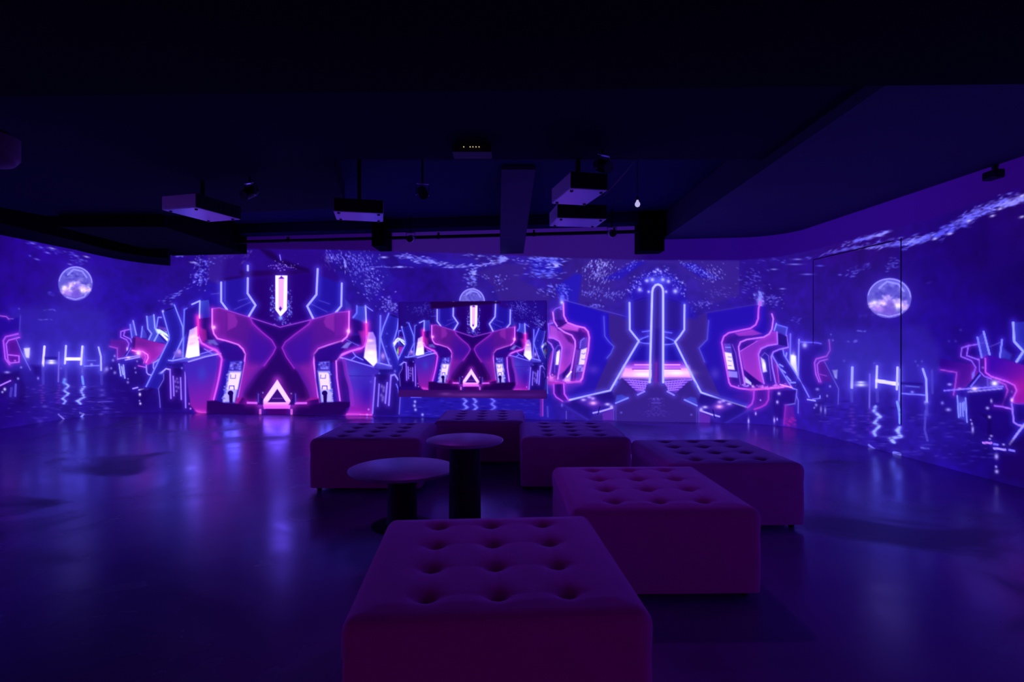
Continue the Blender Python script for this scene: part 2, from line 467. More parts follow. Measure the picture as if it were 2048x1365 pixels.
def cluster_left(P):
    """arcade cabinets in a row, left of the X"""
    Q = lambda *p: q(210, 600, 5.69, p)
    P.poly(Q((0, 760), (150, 700), (400, 760), (470, 980), (600, 1240), (100, 1180), (0, 1000)), (26, 2, 112), a=.55, feather=8)
    P.poly(Q((60, 450), (240, 460), (295, 560), (240, 650), (140, 690), (150, 575), (60, 530)), (84, 22, 158), feather=2)
    P.line(Q((55, 532), (140, 552), (142, 680)), 2.0, (160, 70, 215), PG, ga=.3)
    P.poly(Q((175, 370), (220, 340), (300, 335), (310, 440), (220, 440), (180, 420)), (30, 10, 130), a=.8)
    P.line(Q((305, 332), (220, 350), (180, 362), (178, 425), (245, 455), (272, 500), (252, 575)), 2.0, (150, 95, 235), PG, ga=.3)
    P.line(Q((225, 352), (212, 410), (290, 448), (300, 480)), 1.8, (160, 105, 240), PG, ga=.3)
    P.blob(*Q((253, 560))[0], 2, 4, col=(200, 190, 255))
    P.poly(Q((285, 280), (320, 240), (360, 400), (305, 430)), (55, 50, 190), a=.7)
    P.line(Q((285, 282), (306, 430)), 2.4, (120, 120, 245), ga=.4); P.line(Q((320, 240), (356, 400)), 2.6, (140, 145, 250), ga=.4)
    P.poly(Q((425, 310), (475, 390), (470, 440), (410, 430)), (62, 62, 200), a=.8)
    P.line(Q((425, 305), (410, 430)), 2.2, (125, 130, 245), ga=.4)
    P.poly(Q((475, 190), (560, 170), (600, 390), (690, 490), (500, 470), (530, 385), (490, 330)), (58, 66, 205), a=.8)
    P.line(Q((475, 190), (488, 330), (530, 385), (498, 455)), 2.6, (140, 150, 250), ga=.4)
    P.line(Q((556, 172), (568, 320), (602, 392), (560, 470)), 2.6, (150, 165, 250), ga=.4)
    P.line(Q((640, 200), (605, 200), (582, 335)), 2.2, (130, 140, 250), ga=.3)
    P.poly(Q((600, 300), (700, 320), (720, 440), (640, 380)), (110, 60, 190), a=.8, feather=1.5)
    P.poly(Q((578, 330), (620, 335), (700, 365), (728, 430), (640, 380), (605, 390)), (190, 225, 245), feather=1)
    P.poly(Q((620, 385), (650, 378), (722, 445), (712, 478)), (205, 225, 255), feather=.9)
    P.line(Q((640, 340), (722, 392)), 1.2, (50, 40, 160), ga=0)
    # red console arm
    P.poly(Q((318, 430), (350, 418), (520, 468), (690, 505), (692, 535), (620, 640), (555, 716), (475, 748), (400, 640), (308, 572), (318, 480)), (122, 26, 158), feather=1.2,
           grad=((160, 36, 188), Q((420, 460))[0], Q((560, 700))[0]))
    P.blob(*Q((430, 500))[0], 14, 6, col=(98, 22, 150), a=.6); P.blob(*Q((620, 560))[0], 9, 7, col=(170, 55, 205), a=.6)
    P.poly(Q((318, 430), (350, 430), (340, 560), (308, 572)), (48, 8, 120), a=.8)
    P.line(Q((308, 575), (345, 585), (430, 590), (485, 625), (492, 660), (468, 712)), 2.0, (245, 120, 240), (230, 40, 220), ga=.5)
    P.line(Q((385, 575), (440, 602), (462, 650), (440, 720)), 1.4, (200, 80, 230), PG, ga=.3)
    P.blob(*Q((380, 608))[0], 4.5, 4.2, col=(255, 205, 240), ga=.6, glow=(255, 80, 230))
    P.poly(Q((270, 560), (290, 545), (240, 640), (215, 640)), (25, 5, 110)); P.line(Q((292, 550), (240, 640)), 1.2, (130, 110, 240), ga=.2)
    P.line(Q((145, 674), (390, 636)), 2.0, (165, 145, 250), ga=.3); P.line(Q((232, 686), (395, 652)), 1.8, (180, 160, 255), ga=.3)
    P.blob(*Q((265, 658))[0], 4, 2.4, col=(230, 190, 255), ga=.4)
    P.line(Q((380, 752), (470, 770)), 1.8, (200, 90, 230), PG, ga=.3)
    P.line(Q((470, 748), (475, 828), (492, 850), (542, 862)), 2.2, (165, 140, 250), ga=.3)
    P.line(Q((552, 718), (550, 770), (562, 800)), 1.8, (165, 140, 250), ga=.3); P.line(Q((550, 722), (635, 665)), 2.4, (150, 140, 255), ga=.4)
    P.poly(Q((160, 730), (215, 740), (228, 890), (180, 870)), (60, 50, 190), a=.7, feather=1.5)
    for a_, b_ in (((160, 732), (180, 865)), ((190, 762), (206, 850)), ((210, 742), (226, 892))):
        P.line(Q(a_, b_), 2.2, (165, 175, 240), ga=.3)
    for x, y, r in ((112, 830, 3), (260, 940, 2.6), (70, 780, 2.2), (342, 778, 2), (350, 828, 2), (262, 900, 1.6), (365, 700, 1.8), (110, 640, 2.4), (92, 690, 2.6), (20, 790, 4)):
        P.blob(*Q((x, y))[0], r, r * 1.1, col=(145, 130, 245), a=.9)
    P.line(Q((318, 1012), (372, 998)), 2.4, (175, 150, 250), ga=.25); P.line(Q((388, 1028), (440, 1018)), 2.6, (215, 205, 255), ga=.3); P.line(Q((455, 1022), (492, 1018)), 2, (150, 135, 240), ga=.2)
    # tall blue slab
    P.poly(Q((390, 1035), (470, 990), (610, 1010), (640, 1235), (880, 1250), (880, 780), (700, 760), (600, 850), (560, 1000), (400, 1235)), (27, 2, 104), a=.9, feather=2.5)
    P.blob(*Q((397, 1078))[0], 2.6, 3.6, col=(220, 210, 255)); P.blob(*Q((393, 1150))[0], 1.8, col=(150, 130, 240)); P.blob(*Q((402, 1182))[0], 2.4, 2.8, col=(205, 195, 255))
    P.poly(Q((655, 135), (790, 60), (885, 310), (892, 420), (770, 630), (600, 1020), (470, 990), (730, 450), (722, 380)), (34, 22, 160), feather=1.0)
    P.line(Q((655, 132), (790, 88)), 1.8, (20, 4, 90), ga=0); P.line(Q((655, 135), (690, 260), (728, 400), (730, 450), (468, 988)), 2.2, (130, 140, 255), ga=.45)
    P.line(Q((790, 60), (885, 308), (890, 425), (768, 690)), 2.2, (130, 145, 255), ga=.45)
    P.blob(*Q((660, 130))[0], 2.4, col=(190, 190, 255)); P.blob(*Q((760, 50))[0], 4, 2.4, col=(110, 110, 240), a=.8)
    P.line(Q((905, 112), (896, 400), (885, 660)), 3.0, (110, 130, 250), ga=.45); P.line(Q((905, 112), (935, 95)), 1.4, (110, 120, 240), ga=.2)
    P.poly(Q((910, 120), (1070, 50), (1065, 300), (950, 340), (900, 420)), (36, 12, 145), a=.8, feather=1.5)
    P.poly(Q((1085, 15), (1180, 0), (1190, 60), (1200, 200), (1078, 220)), (58, 68, 205), a=.9, grad=((42, 30, 175), Q((1100, 20))[0], Q((1190, 200))[0]))
    P.line(Q((990, 52), (1080, 12), (1074, 210)), 2.8, (165, 175, 255), ga=.45)
    P.poly(Q((780, 600), (840, 560), (880, 600), (880, 650), (790, 660)), (120, 90, 220), a=.8, feather=1.6); P.blob(*Q((845, 590))[0], 4.5, 5, col=(205, 160, 250), a=.9)
    # cabinet screens and counter
    P.poly(Q((962, 345), (1050, 300), (1068, 420), (1078, 640), (1000, 690), (915, 655), (940, 480)), (195, 160, 255), feather=1.2, grad=((240, 245, 228), Q((1000, 360))[0], Q((1000, 590))[0]))
    P.blob(*Q((1000, 420))[0], 8, 3, col=(240, 215, 250), a=.8, ang=-.3); P.blob(*Q((985, 500))[0], 7, 2.4, col=(220, 170, 235), a=.8, ang=-.3)
    P.blob(*Q((1000, 650))[0], 9, 4, col=(245, 248, 215), ga=.5, glow=(120, 80, 255))
    P.poly(Q((720, 690), (900, 655), (945, 665), (1300, 590), (1300, 615), (960, 706), (770, 700)), (70, 60, 200), a=.9)
    P.line(Q((722, 690), (770, 694), (930, 660)), 2.0, (150, 155, 255), ga=.35); P.line(Q((950, 706), (1140, 648), (1320, 612)), 2.4, (170, 150, 255), ga=.4)
    P.line(Q((1080, 620), (1180, 590), (1250, 560)), 1.6, (140, 120, 245), ga=.25); P.line(Q((1190, 592), (1130, 560)), 1.4, (140, 120, 245), ga=.2); P.line(Q((1180, 590), (1230, 620)), 1.4, (130, 110, 245), ga=.2)
    P.poly(Q((700, 735), (885, 722), (885, 770), (700, 755)), (28, 14, 130), a=.9)
    P.blob(*Q((640, 832))[0], 5, 2.4, col=(160, 150, 250), a=.9, ang=-.3); P.line(Q((650, 822), (695, 785), (742, 795)), 2.6, (175, 160, 255), ga=.3); P.blob(*Q((875, 778))[0], 2.4, col=(110, 110, 240))
    P.line(Q((668, 850), (668, 905), (608, 1012), (622, 1130), (628, 1225)), 1.6, (110, 90, 225), ga=.2)
    for a_, b_, w_ in (((740, 795), (750, 1122), 2.8), ((776, 872), (784, 1092), 2.6), ((860, 888), (868, 1134), 2.6), ((912, 820), (918, 1228), 2.6)):
        P.line(Q(a_, b_), w_, (150, 115, 240), (110, 50, 240), ga=.3)
    for x, y in ((800, 930), (830, 940), (810, 990), (835, 1000), (815, 1040), (820, 900)):
        P.blob(*Q((x, y))[0], 2.6, 3, col=(135, 105, 225), a=.8)
    P.poly([(366, 728), (400, 722), (437, 712), (432, 760), (424, 800), (412, 826), (397, 829), (381, 812), (374, 760)], (66, 34, 188), feather=1.4, grad=((150, 24, 172), (390, 745), (408, 822)))
    P.blob(404, 748, 9, 16, col=(62, 60, 205), a=.7); P.blob(404, 800, 12, 9, col=(118, 28, 180), a=.6)
    P.blob(*Q((958, 1185))[0], 1.8, 2.4, col=(180, 90, 230)); P.blob(*Q((973, 1240))[0], 2, 2.2, col=(220, 130, 250)); P.line([(392, 822), (412, 828)], 1.8, (225, 60, 200), (220, 40, 200), ga=.4)
    # dark game console heads beside the X
    P.poly([(398, 638), (424, 635), (430, 655), (428, 690), (404, 686), (397, 665)], (40, 6, 120), feather=1.2)
    P.poly([(399, 655), (412, 660), (414, 680), (404, 684)], (165, 30, 150), a=.7, feather=2.2); P.blob(420, 686, 6, 3.4, col=(120, 110, 225), a=.8, ang=.4)
    P.line([(395.7, 635), (397, 671), (403, 686), (416, 694), (434, 703), (443.7, 717), (440, 746), (434, 775), (427, 802)], 2.6, (215, 95, 240), (180, 35, 215), ga=.4)
    P.line([(396, 634), (396.5, 672)], 3.4, (250, 60, 200), (255, 20, 200), ga=.6)


def cross_arms(P):
    """the big X of two curved magenta cabinets with bar and triangle lights"""
    Q = lambda *p: q(400, 500, 3.9, p)
    P.poly(Q((200, 60), (430, -10), (950, 0), (1110, 250), (1060, 480), (620, 600), (210, 465), (165, 400), (165, 255)), (40, 6, 128), a=.8, feather=6)
    P.poly(Q((380, 240), (600, 200), (600, 500), (640, 600), (390, 530), (430, 430), (375, 340)), (34, 0, 112), feather=5)
    P.poly(Q((690, 200), (900, 170), (905, 350), (840, 440), (880, 540), (630, 600), (640, 500)), (34, 0, 116), feather=5)
    P.poly(Q((200, 220), (360, 220), (365, 340), (430, 430), (380, 515), (215, 462), (170, 400), (170, 260)), (34, 16, 158), feather=3)
    P.poly(Q((920, 200), (1100, 260), (1100, 440), (1055, 485), (890, 535), (840, 440), (915, 350)), (32, 16, 160), feather=3)
    for pts in (Q((195, 240), (195, 400)), Q((270, 465), (395, 408)), Q((300, 398), (370, 378)), Q((870, 425), (992, 485)), Q((930, 395), (1010, 422)), Q((90, 345), (150, 340))):
        P.line(pts, 1.3, (80, 62, 215), ga=.15, a=.8)
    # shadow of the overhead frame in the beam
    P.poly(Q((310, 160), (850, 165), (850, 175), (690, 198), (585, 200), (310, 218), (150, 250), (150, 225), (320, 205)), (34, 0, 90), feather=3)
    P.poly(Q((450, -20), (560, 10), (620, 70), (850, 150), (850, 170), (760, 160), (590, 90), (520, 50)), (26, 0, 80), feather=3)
    # top dots
    for _ in range(46):
        P.blob(*Q((random.gauss(640, 42), random.gauss(128, 16)))[0], 1.4, 1.1, col=(150, 110, 245), a=random.uniform(.4, 1))
    P.line(Q((622, 40), (630, 80)), 1.4, (150, 130, 250), ga=.2)
    # neon brackets
    for pts, w_ in ((Q((165, 255), (165, 405), (210, 465)), 3.8), (Q((373, 222), (371, 340), (433, 432), (380, 520)), 4.0), (Q((373, 125), (373, 160)), 4.0),
                    (Q((918, 150), (908, 350), (836, 440), (885, 540)), 4.0), (Q((1106, 262), (1102, 438), (1058, 490)), 3.6)):
        P.line(pts, w_, (170, 170, 255), (60, 70, 255), ga=.55)
    # glowing bar
    for _ in range(80):
        sx = random.choice((-1, 1)); y = random.gauss(430, 75)
        P.blob(*Q((632 + sx * random.uniform(50, 85), y))[0], 1.5, 1.5, col=(120, 130, 255), a=random.uniform(.4, .95))
    for _ in range(20):
        P.blob(*Q((random.uniform(565, 695), random.uniform(540, 595)))[0], 1.4, 1.4, col=(110, 110, 250), a=random.uniform(.5, .9))
    P.line(Q((633, 230), (630, 480)), 24, (250, 240, 255), (90, 70, 255), g=16, ga=.5, a=0)
    P.poly(Q((588, 200), (682, 200), (678, 468), (628, 522), (588, 468)), (250, 236, 255), feather=.8)
    P.poly(Q((612, 214), (656, 214), (650, 460), (628, 474), (612, 460)), (238, 165, 255), feather=1.0)
    P.poly(Q((635, 202), (658, 226), (612, 226)), (95, 30, 190), feather=.8)
    P.poly(Q((627, 440), (640, 460), (627, 482), (614, 460)), (80, 25, 180), feather=.8)
    P.blob(*Q((628, 530))[0], 4, 4, col=(150, 200, 255), a=.9, ga=.4)
    # dark centre of the X
    P.poly(Q((390, 530), (625, 604), (870, 545), (640, 765), (870, 1150), (880, 1200), (340, 1200), (340, 1150), (590, 765)), (34, 2, 108), feather=1.5, grad=((42, 2, 92), Q((620, 600))[0], Q((620, 1150))[0]))
    # left arm
    L = Q((95, 460), (150, 452), (388, 527), (440, 590), (520, 665), (575, 720), (592, 765), (570, 810), (520, 880), (430, 975), (370, 1060), (342, 1110), (335, 1165), (285, 1192), (320, 1020), (345, 880), (350, 810), (330, 770), (290, 740), (130, 695), (110, 650), (95, 600))
    P.poly(L, (104, 24, 144), feather=1.2, grad=((66, 14, 152), Q((150, 470))[0], Q((560, 770))[0]))
    P.poly(Q((345, 880), (500, 890), (430, 975), (345, 1110), (335, 1165), (285, 1192)), (150, 34, 176), a=.7, feather=10)
    P.poly(Q((400, 640), (560, 760), (480, 890), (380, 850)), (60, 12, 165), a=.7, feather=9)
    P.poly(Q((215, 490), (270, 505), (295, 560), (280, 600), (215, 630)), (140, 38, 180), a=.8, feather=2)
    P.poly(Q((110, 470), (205, 480), (205, 690), (130, 680)), (120, 26, 175), a=.5, feather=3)
    # right arm
    R = Q((1165, 480), (1150, 470), (870, 545), (800, 610), (690, 700), (640, 765), (690, 850), (760, 950), (840, 1090), (860, 1165), (930, 1192), (905, 1020), (888, 880), (890, 820), (925, 772), (1110, 710), (1155, 655), (1163, 600))
    P.poly(R, (100, 22, 150), feather=1.2, grad=((66, 14, 152), Q((1120, 480))[0], Q((670, 770))[0]))
    P.poly(Q((888, 880), (760, 900), (830, 1040), (860, 1165), (930, 1192)), (150, 34, 176), a=.7, feather=10)
    P.poly(Q((860, 640), (680, 760), (760, 890), (860, 850)), (60, 12, 165), a=.7, feather=9)
    P.poly(Q((1048, 500), (985, 520), (965, 560), (980, 600), (1048, 640)), (140, 38, 180), a=.8, feather=2)
    P.poly(Q((1055, 500), (1150, 490), (1150, 650), (1055, 680)), (126, 26, 185), a=.5, feather=3)
    # edges of the arms
    P.line(Q((95, 460), (150, 452), (386, 527), (625, 604), (870, 545), (1060, 490), (1165, 480)), 1.6, (150, 65, 225), PG, ga=.25)
    P.line(Q((392, 530), (410, 575), (480, 640), (560, 705), (592, 762), (570, 810), (500, 905)), 2.2, (150, 42, 205), (160, 20, 205), ga=.3)
    P.line(Q((868, 548), (850, 580), (740, 660), (665, 720), (640, 765), (675, 840), (735, 925)), 2.2, (150, 42, 205), (160, 20, 205), ga=.3)
    P.line(Q((95, 462), (95, 600), (108, 655), (135, 692), (220, 715), (300, 742), (335, 775), (352, 815), (346, 880), (320, 1020), (285, 1190)), 3.2, (228, 112, 238), (190, 35, 215), ga=.42)
    P.line(Q((1163, 482), (1161, 640), (1145, 680), (1108, 712), (1000, 745), (925, 772), (892, 815), (888, 880), (905, 1020), (928, 1190)), 3.2, (228, 115, 240), (190, 35, 215), ga=.42)
    P.blob(*Q((108, 605))[0], 4, 4, col=(245, 190, 255), ga=.5, glow=(230, 60, 230)); P.blob(*Q((1157, 635))[0], 4, 4.6, col=(250, 195, 255), ga=.5, glow=(230, 60, 230))
    # screens between the arms and the outer tubes
    P.poly(Q((180, 870), (335, 860), (345, 880), (320, 1020), (280, 1195), (110, 1195), (160, 1000)), (38, 16, 165), feather=2)
    P.poly(Q((900, 870), (1055, 880), (1060, 1000), (1090, 1190), (935, 1195), (905, 1020)), (40, 16, 160), feather=2)
    for base_, x0, x1, xb0, xb1 in (((0), 225, 325, 178, 272), ((1), 918, 1010, 945, 1035)):
        P.poly(Q((x0, 945), (x1, 945), (xb1, 1190), (xb0, 1190)), (178, 168, 252), feather=2.2)
        P.poly(Q((x0 + 8, 960), (x1 - 6, 960), ((x1 + xb1) / 2 - 5, 1090), ((x0 + xb0) / 2 + 12, 1090)), (216, 205, 255), feather=1.5)
        P.poly(Q((x0 + 12, 875), (x1 + 2, 868), (x1, 935), (x0 + 2, 935)), (95, 80, 225), feather=1.8)
        for _ in range(16):
            P.blob(*Q((random.uniform(x0 + 8, x1 - 5), random.uniform(878, 935)))[0], 2.4, 1.6, col=random.choice([(40, 15, 150), (165, 150, 250)]), a=.8)
        for _ in range(26):
            t = random.random(); xx = (x0 + (xb0 - x0) * t) if base_ == 0 else (x1 + (xb1 - x1) * t)
            P.blob(*Q((xx + random.uniform(-12, 8), 950 + 240 * t))[0], 1.8, 1.6, col=random.choice([(95, 90, 245), (190, 185, 255)]), a=.7)
        xm = 258 if base_ == 0 else 960; xn = 247 if base_ == 0 else 972
        P.line(Q((xm - 18, 975), (xm - 20, 1003), (xm + 18, 1003), (xm + 20, 975)), 1.3, (130, 110, 225), ga=0)
        P.line(Q((xn - 20, 1085), (xn - 16, 1062), (xn + 18, 1062), (xn + 20, 1090)), 1.5, (80, 55, 190), ga=0)
        xd = 238 if base_ == 0 else 972
        P.blob(*Q((xd, 1118))[0], 5.6, 5.0, col=(26, 2, 90), soft=False); P.poly(Q((xd - 12, 1120), (xd + 20, 1120), (xd + 16, 1195), (xd - 8, 1195)), (26, 2, 90), feather=1)
    P.line(Q((-12, 700), (10, 730), (60, 755), (130, 782), (172, 835), (165, 900), (140, 1030), (105, 1168)), 2.4, (225, 90, 245), (220, 30, 225), ga=.5)
    P.line(Q((1248, 768), (1160, 795), (1095, 820), (1062, 870), (1068, 1000), (1092, 1178)), 3.0, (218, 112, 242), (180, 35, 215), ga=.4)
    P.poly(Q((350, 815), (290, 745), (190, 715), (140, 740), (180, 850), (340, 855)), (44, 6, 140), a=.8, feather=2)
    P.poly(Q((885, 820), (925, 775), (1100, 715), (1120, 780), (1070, 860), (900, 865)), (44, 6, 142), a=.8, feather=2)
    P.poly(Q((60, 705), (110, 700), (145, 740), (120, 745)), (120, 105, 225), a=.8, feather=1.5)
    P.poly(Q((1100, 765), (1150, 720), (1180, 722), (1150, 770)), (130, 115, 230), a=.8, feather=1.5)
    # plinths, strips, posts, triangle
    P.poly(Q((280, 1158), (340, 1150), (372, 1180), (372, 1205), (280, 1200)), (150, 20, 150), a=.9, feather=2)
    P.poly(Q((930, 1158), (870, 1150), (828, 1180), (828, 1205), (930, 1200)), (150, 20, 150), a=.9, feather=2)
    P.poly(Q((55, 1180), (120, 1175), (200, 1200), (445, 1205), (462, 1240), (458, 1290), (50, 1288)), (34, 0, 84), feather=1.5)
    P.poly(Q((722, 1210), (830, 1205), (1080, 1185), (1168, 1188), (1165, 1225), (1140, 1240), (1138, 1288), (722, 1288)), (32, 0, 82), feather=1.5)
    P.poly(Q((330, 1150), (370, 1170), (368, 1205), (300, 1200)), (60, 4, 110), feather=1.2); P.poly(Q((830, 1180), (925, 1165), (930, 1205), (830, 1210)), (52, 2, 106), feather=1.2)
    P.line(Q((372, 1194), (452, 1196)), 4.0, (225, 95, 235), (220, 40, 220), ga=.4); P.line(Q((742, 1198), (828, 1196)), 4.0, (225, 95, 235), (220, 40, 220), ga=.4)
    P.line(Q((1140, 1288), (1240, 1288)), 2.2, (200, 60, 220), PG, ga=.4); P.line(Q((0, 1270), (45, 1272)), 2.2, (210, 60, 210), PG, ga=.4)
    P.line(Q((603, 1020), (480, 1210)), 14, (220, 130, 250), (205, 60, 240), g=10, ga=.35, a=0); P.line(Q((603, 1020), (715, 1210)), 14, (220, 130, 250), (205, 60, 240), g=10, ga=.35, a=0)
    P.poly(Q((603, 1012), (484, 1185), (498, 1242), (702, 1242), (710, 1182)), (242, 195, 255), feather=.9, grad=((235, 95, 235), Q((603, 1170))[0], Q((603, 1225))[0]))
    P.poly(Q((603, 1085), (528, 1190), (672, 1190)), (58, 14, 120), feather=.9)
    P.line(Q((565, 1160), (642, 1160)), 2, (110, 50, 180), ga=0); P.line(Q((505, 1196), (695, 1196)), 1.4, (245, 170, 250), ga=0)
    P.poly(Q((515, 1242), (690, 1242), (680, 1290), (525, 1290)), (60, 0, 105), feather=1.2)
    for a_, b_ in (((455, 1125), (470, 1280)), ((745, 1125), (714, 1280))):
        P.poly(Q((a_[0] - 8, a_[1]), (a_[0] + 38 if a_[0] < 600 else a_[0] + 6, a_[1] + 40), (b_[0] + 22, 1210), (b_[0] - 22, 1210)), (30, 2, 100), a=.9, feather=1.4)
        P.line(Q(a_, (a_[0], 1190)), 2.2, (90, 60, 205), ga=.15); P.line(Q((b_[0], 1250), b_), 4.4, (210, 95, 225), PG, ga=.3)
    P.blob(*Q((490, 1115))[0], 1.6, col=(150, 130, 245)); P.blob(*Q((712, 1122))[0], 1.6, col=(150, 130, 245))


def cluster_right(P, kite=True):
    """arcade cabinets in a row, right of the X"""
    Q = lambda *p: q(680, 600, 5.686, p)
    P.poly(Q((60, 0), (130, 60), (120, 130), (60, 120)), (60, 60, 200), a=.6, feather=2.5)
    P.poly(Q((190, 70), (290, 75), (300, 272), (150, 205), (190, 150)), (52, 52, 198), feather=1.2)
    P.line(Q((192, 70), (190, 150), (150, 202)), 3.0, (105, 110, 240), ga=.3); P.line(Q((290, 70), (299, 272)), 3.0, (170, 170, 255), ga=.45); P.line(Q((290, 70), (370, 125)), 1.6, (130, 130, 250), ga=.2)
    P.poly(Q((120, 215), (285, 280), (280, 400), (160, 370), (100, 330)), (36, 6, 126), feather=1.5)
    P.poly(Q((90, 420), (230, 400), (250, 520), (190, 500), (70, 460)), (30, 4, 115), feather=1.5)
    P.poly(Q((210, 360), (290, 350), (290, 520), (255, 520), (235, 430)), (165, 30, 175), a=.75, feather=3)
    P.poly(Q((20, 545), (75, 490), (130, 490), (60, 550)), (118, 105, 228), a=.9, feather=1.3); P.line(Q((75, 455), (210, 520)), 1.4, (95, 75, 225), ga=.2)
    P.poly(Q((310, 300), (440, 340), (440, 500), (410, 420), (370, 370), (310, 365)), (38, 16, 156), a=.8, feather=1.5)
    P.poly(Q((322, 368), (375, 366), (405, 430), (420, 620), (422, 715), (380, 765), (265, 700), (290, 500)), (165, 125, 250), feather=1.3, grad=((225, 215, 255), Q((350, 420))[0], Q((350, 640))[0]))
    P.blob(*Q((345, 465))[0], 7, 3, col=(240, 200, 255), a=.9); P.blob(*Q((365, 525))[0], 7, 3, col=(205, 180, 255), a=.8); P.blob(*Q((350, 600))[0], 8, 4, col=(245, 240, 250), a=.9)
    P.blob(*Q((350, 690))[0], 13, 4.5, col=(235, 235, 252), ga=.4)
    P.line(Q((298, 272), (305, 370), (298, 470), (275, 530), (235, 556), (120, 585), (0, 640)), 3.0, (230, 85, 235), (225, 30, 225), ga=.5); P.line(Q((298, 275), (303, 400)), 3.6, (255, 70, 205), (255, 30, 200), ga=.5)
    P.poly(Q((0, 655), (140, 595), (270, 660), (385, 765), (150, 700)), (34, 8, 140), feather=1.2)
    P.line(Q((0, 655), (150, 698), (385, 768)), 2.6, (150, 135, 255), ga=.4); P.line(Q((145, 595), (180, 642), (260, 684)), 1.8, (130, 120, 245), ga=.25); P.line(Q((180, 642), (130, 682)), 1.8, (130, 120, 245), ga=.25)
    P.poly(Q((380, 765), (425, 712), (590, 750), (600, 790), (440, 790)), (66, 52, 198), feather=1.2); P.line(Q((428, 715), (580, 752)), 2.2, (150, 145, 255), ga=.35)
    P.blob(*Q((488, 640))[0], 5, 7, col=(190, 145, 245), a=.9); P.blob(*Q((560, 675))[0], 5, 3, col=(90, 85, 225), a=.8)
    P.line(Q((460, 182), (455, 450), (444, 716)), 3.0, (115, 120, 250), ga=.4)
    P.poly(Q((555, 155), (665, 215), (652, 330), (608, 490), (640, 600), (682, 715), (682, 860), (620, 780), (520, 570), (462, 430)), (36, 26, 170), feather=1.0)
    P.line(Q((665, 205), (560, 165)), 2.2, (18, 4, 100), ga=0)
    P.line(Q((555, 155), (490, 320), (462, 425), (475, 480), (565, 748)), 2.4, (125, 130, 255), ga=.4)
    P.line(Q((667, 215), (652, 330), (606, 490), (625, 570), (676, 706)), 2.2, (130, 135, 255), ga=.4)
    P.specks(*Q((610, 70))[0], 10, 14, 22, L=(1.4, 2.4), w=(1.2, 2), col=(130, 125, 245))
    P.blob(*Q((535, 385))[0], 2, col=(80, 75, 225)); P.blob(*Q((528, 530))[0], 2, col=(80, 75, 225))
    P.poly(Q((440, 795), (620, 800), (630, 830), (440, 850)), (30, 16, 135), feather=1.2); P.blob(*Q((625, 812))[0], 2.4, 3, col=(105, 90, 235)); P.blob(*Q((445, 838))[0], 2.4, col=(100, 95, 235))
    # cabinet body
    P.poly(Q((40, 672), (380, 772), (445, 800), (440, 832), (400, 880), (368, 1310), (78, 1312), (115, 1200), (112, 1050), (75, 850)), (62, 38, 190), feather=1.4, grad=((132, 22, 176), Q((250, 1000))[0], Q((230, 1260))[0]))
    P.blob(*Q((150, 830))[0], 15, 12, col=(62, 60, 205), a=.8); P.blob(*Q((300, 1080))[0], 14, 22, col=(52, 14, 175), a=.7)
    P.line(Q((45, 690), (75, 850), (118, 1000), (140, 1190)), 8, (150, 45, 205), PG, ga=.2, a=.55); P.line(Q((110, 865), (360, 868)), 1.2, (50, 22, 160), ga=0, a=.8)
    P.line(Q((80, 1303), (230, 1306), (360, 1310)), 2.8, (225, 75, 215), (220, 30, 220), ga=.4); P.blob(*Q((325, 1248))[0], 2, col=(220, 120, 250)); P.blob(*Q((308, 1308))[0], 2, col=(230, 130, 250)); P.blob(*Q((350, 932))[0], 2.4, col=(90, 60, 215))
    P.poly(Q((400, 850), (590, 850), (680, 960), (680, 1320), (372, 1315)), (30, 8, 118), feather=1.6)
    for a_, b_, w_ in (((400, 885), (370, 1295), 2.6), ((445, 960), (430, 1212), 2.4), ((537, 945), (515, 1175), 3.0), ((580, 860), (555, 1200), 3.0)):
        P.line(Q(a_, b_), w_, (142, 115, 245), (100, 60, 250), ga=.3)
    for x, y in ((475, 985), (495, 1035), (470, 1085), (490, 1110), (500, 1000), (485, 1140)):
        P.blob(*Q((x, y))[0], 3, 4, col=(130, 105, 230), a=.8)
    P.line(Q((585, 862), (622, 850), (665, 915)), 3.0, (150, 140, 250), ga=.3); P.line(Q((640, 960), (662, 1010), (668, 1062)), 2.2, (110, 100, 240), ga=.25); P.line(Q((685, 1112), (672, 1300)), 2.2, (95, 80, 225), ga=.2)
    if kite:
        P.poly(Q((608, 470), (680, 340), (745, 480), (678, 700)), (40, 25, 150), a=.7)
        for d_, w_ in ((0, 4.2), (26, 3.6)):
            P.line(Q((612, 500 + d_), (640, 455 + d_), (680, 425 + d_), (715, 450 + d_), (745, 505 + d_)), w_ * .7, (205, 215, 250), ga=.35)
        P.poly(Q((625, 545), (740, 545), (676, 640)), (60, 30, 140), feather=1)
        P.poly(Q((672, 530), (672, 640), (648, 600), (655, 560)), (140, 240, 30), feather=.9)
        P.poly(Q((676, 528), (735, 550), (676, 632)), (150, 42, 118), feather=.9)
        P.line(Q((605, 505), (676, 700)), 1.6, (140, 160, 250), ga=.2); P.line(Q((745, 500), (676, 650)), 1.6, (150, 170, 240), ga=.2)


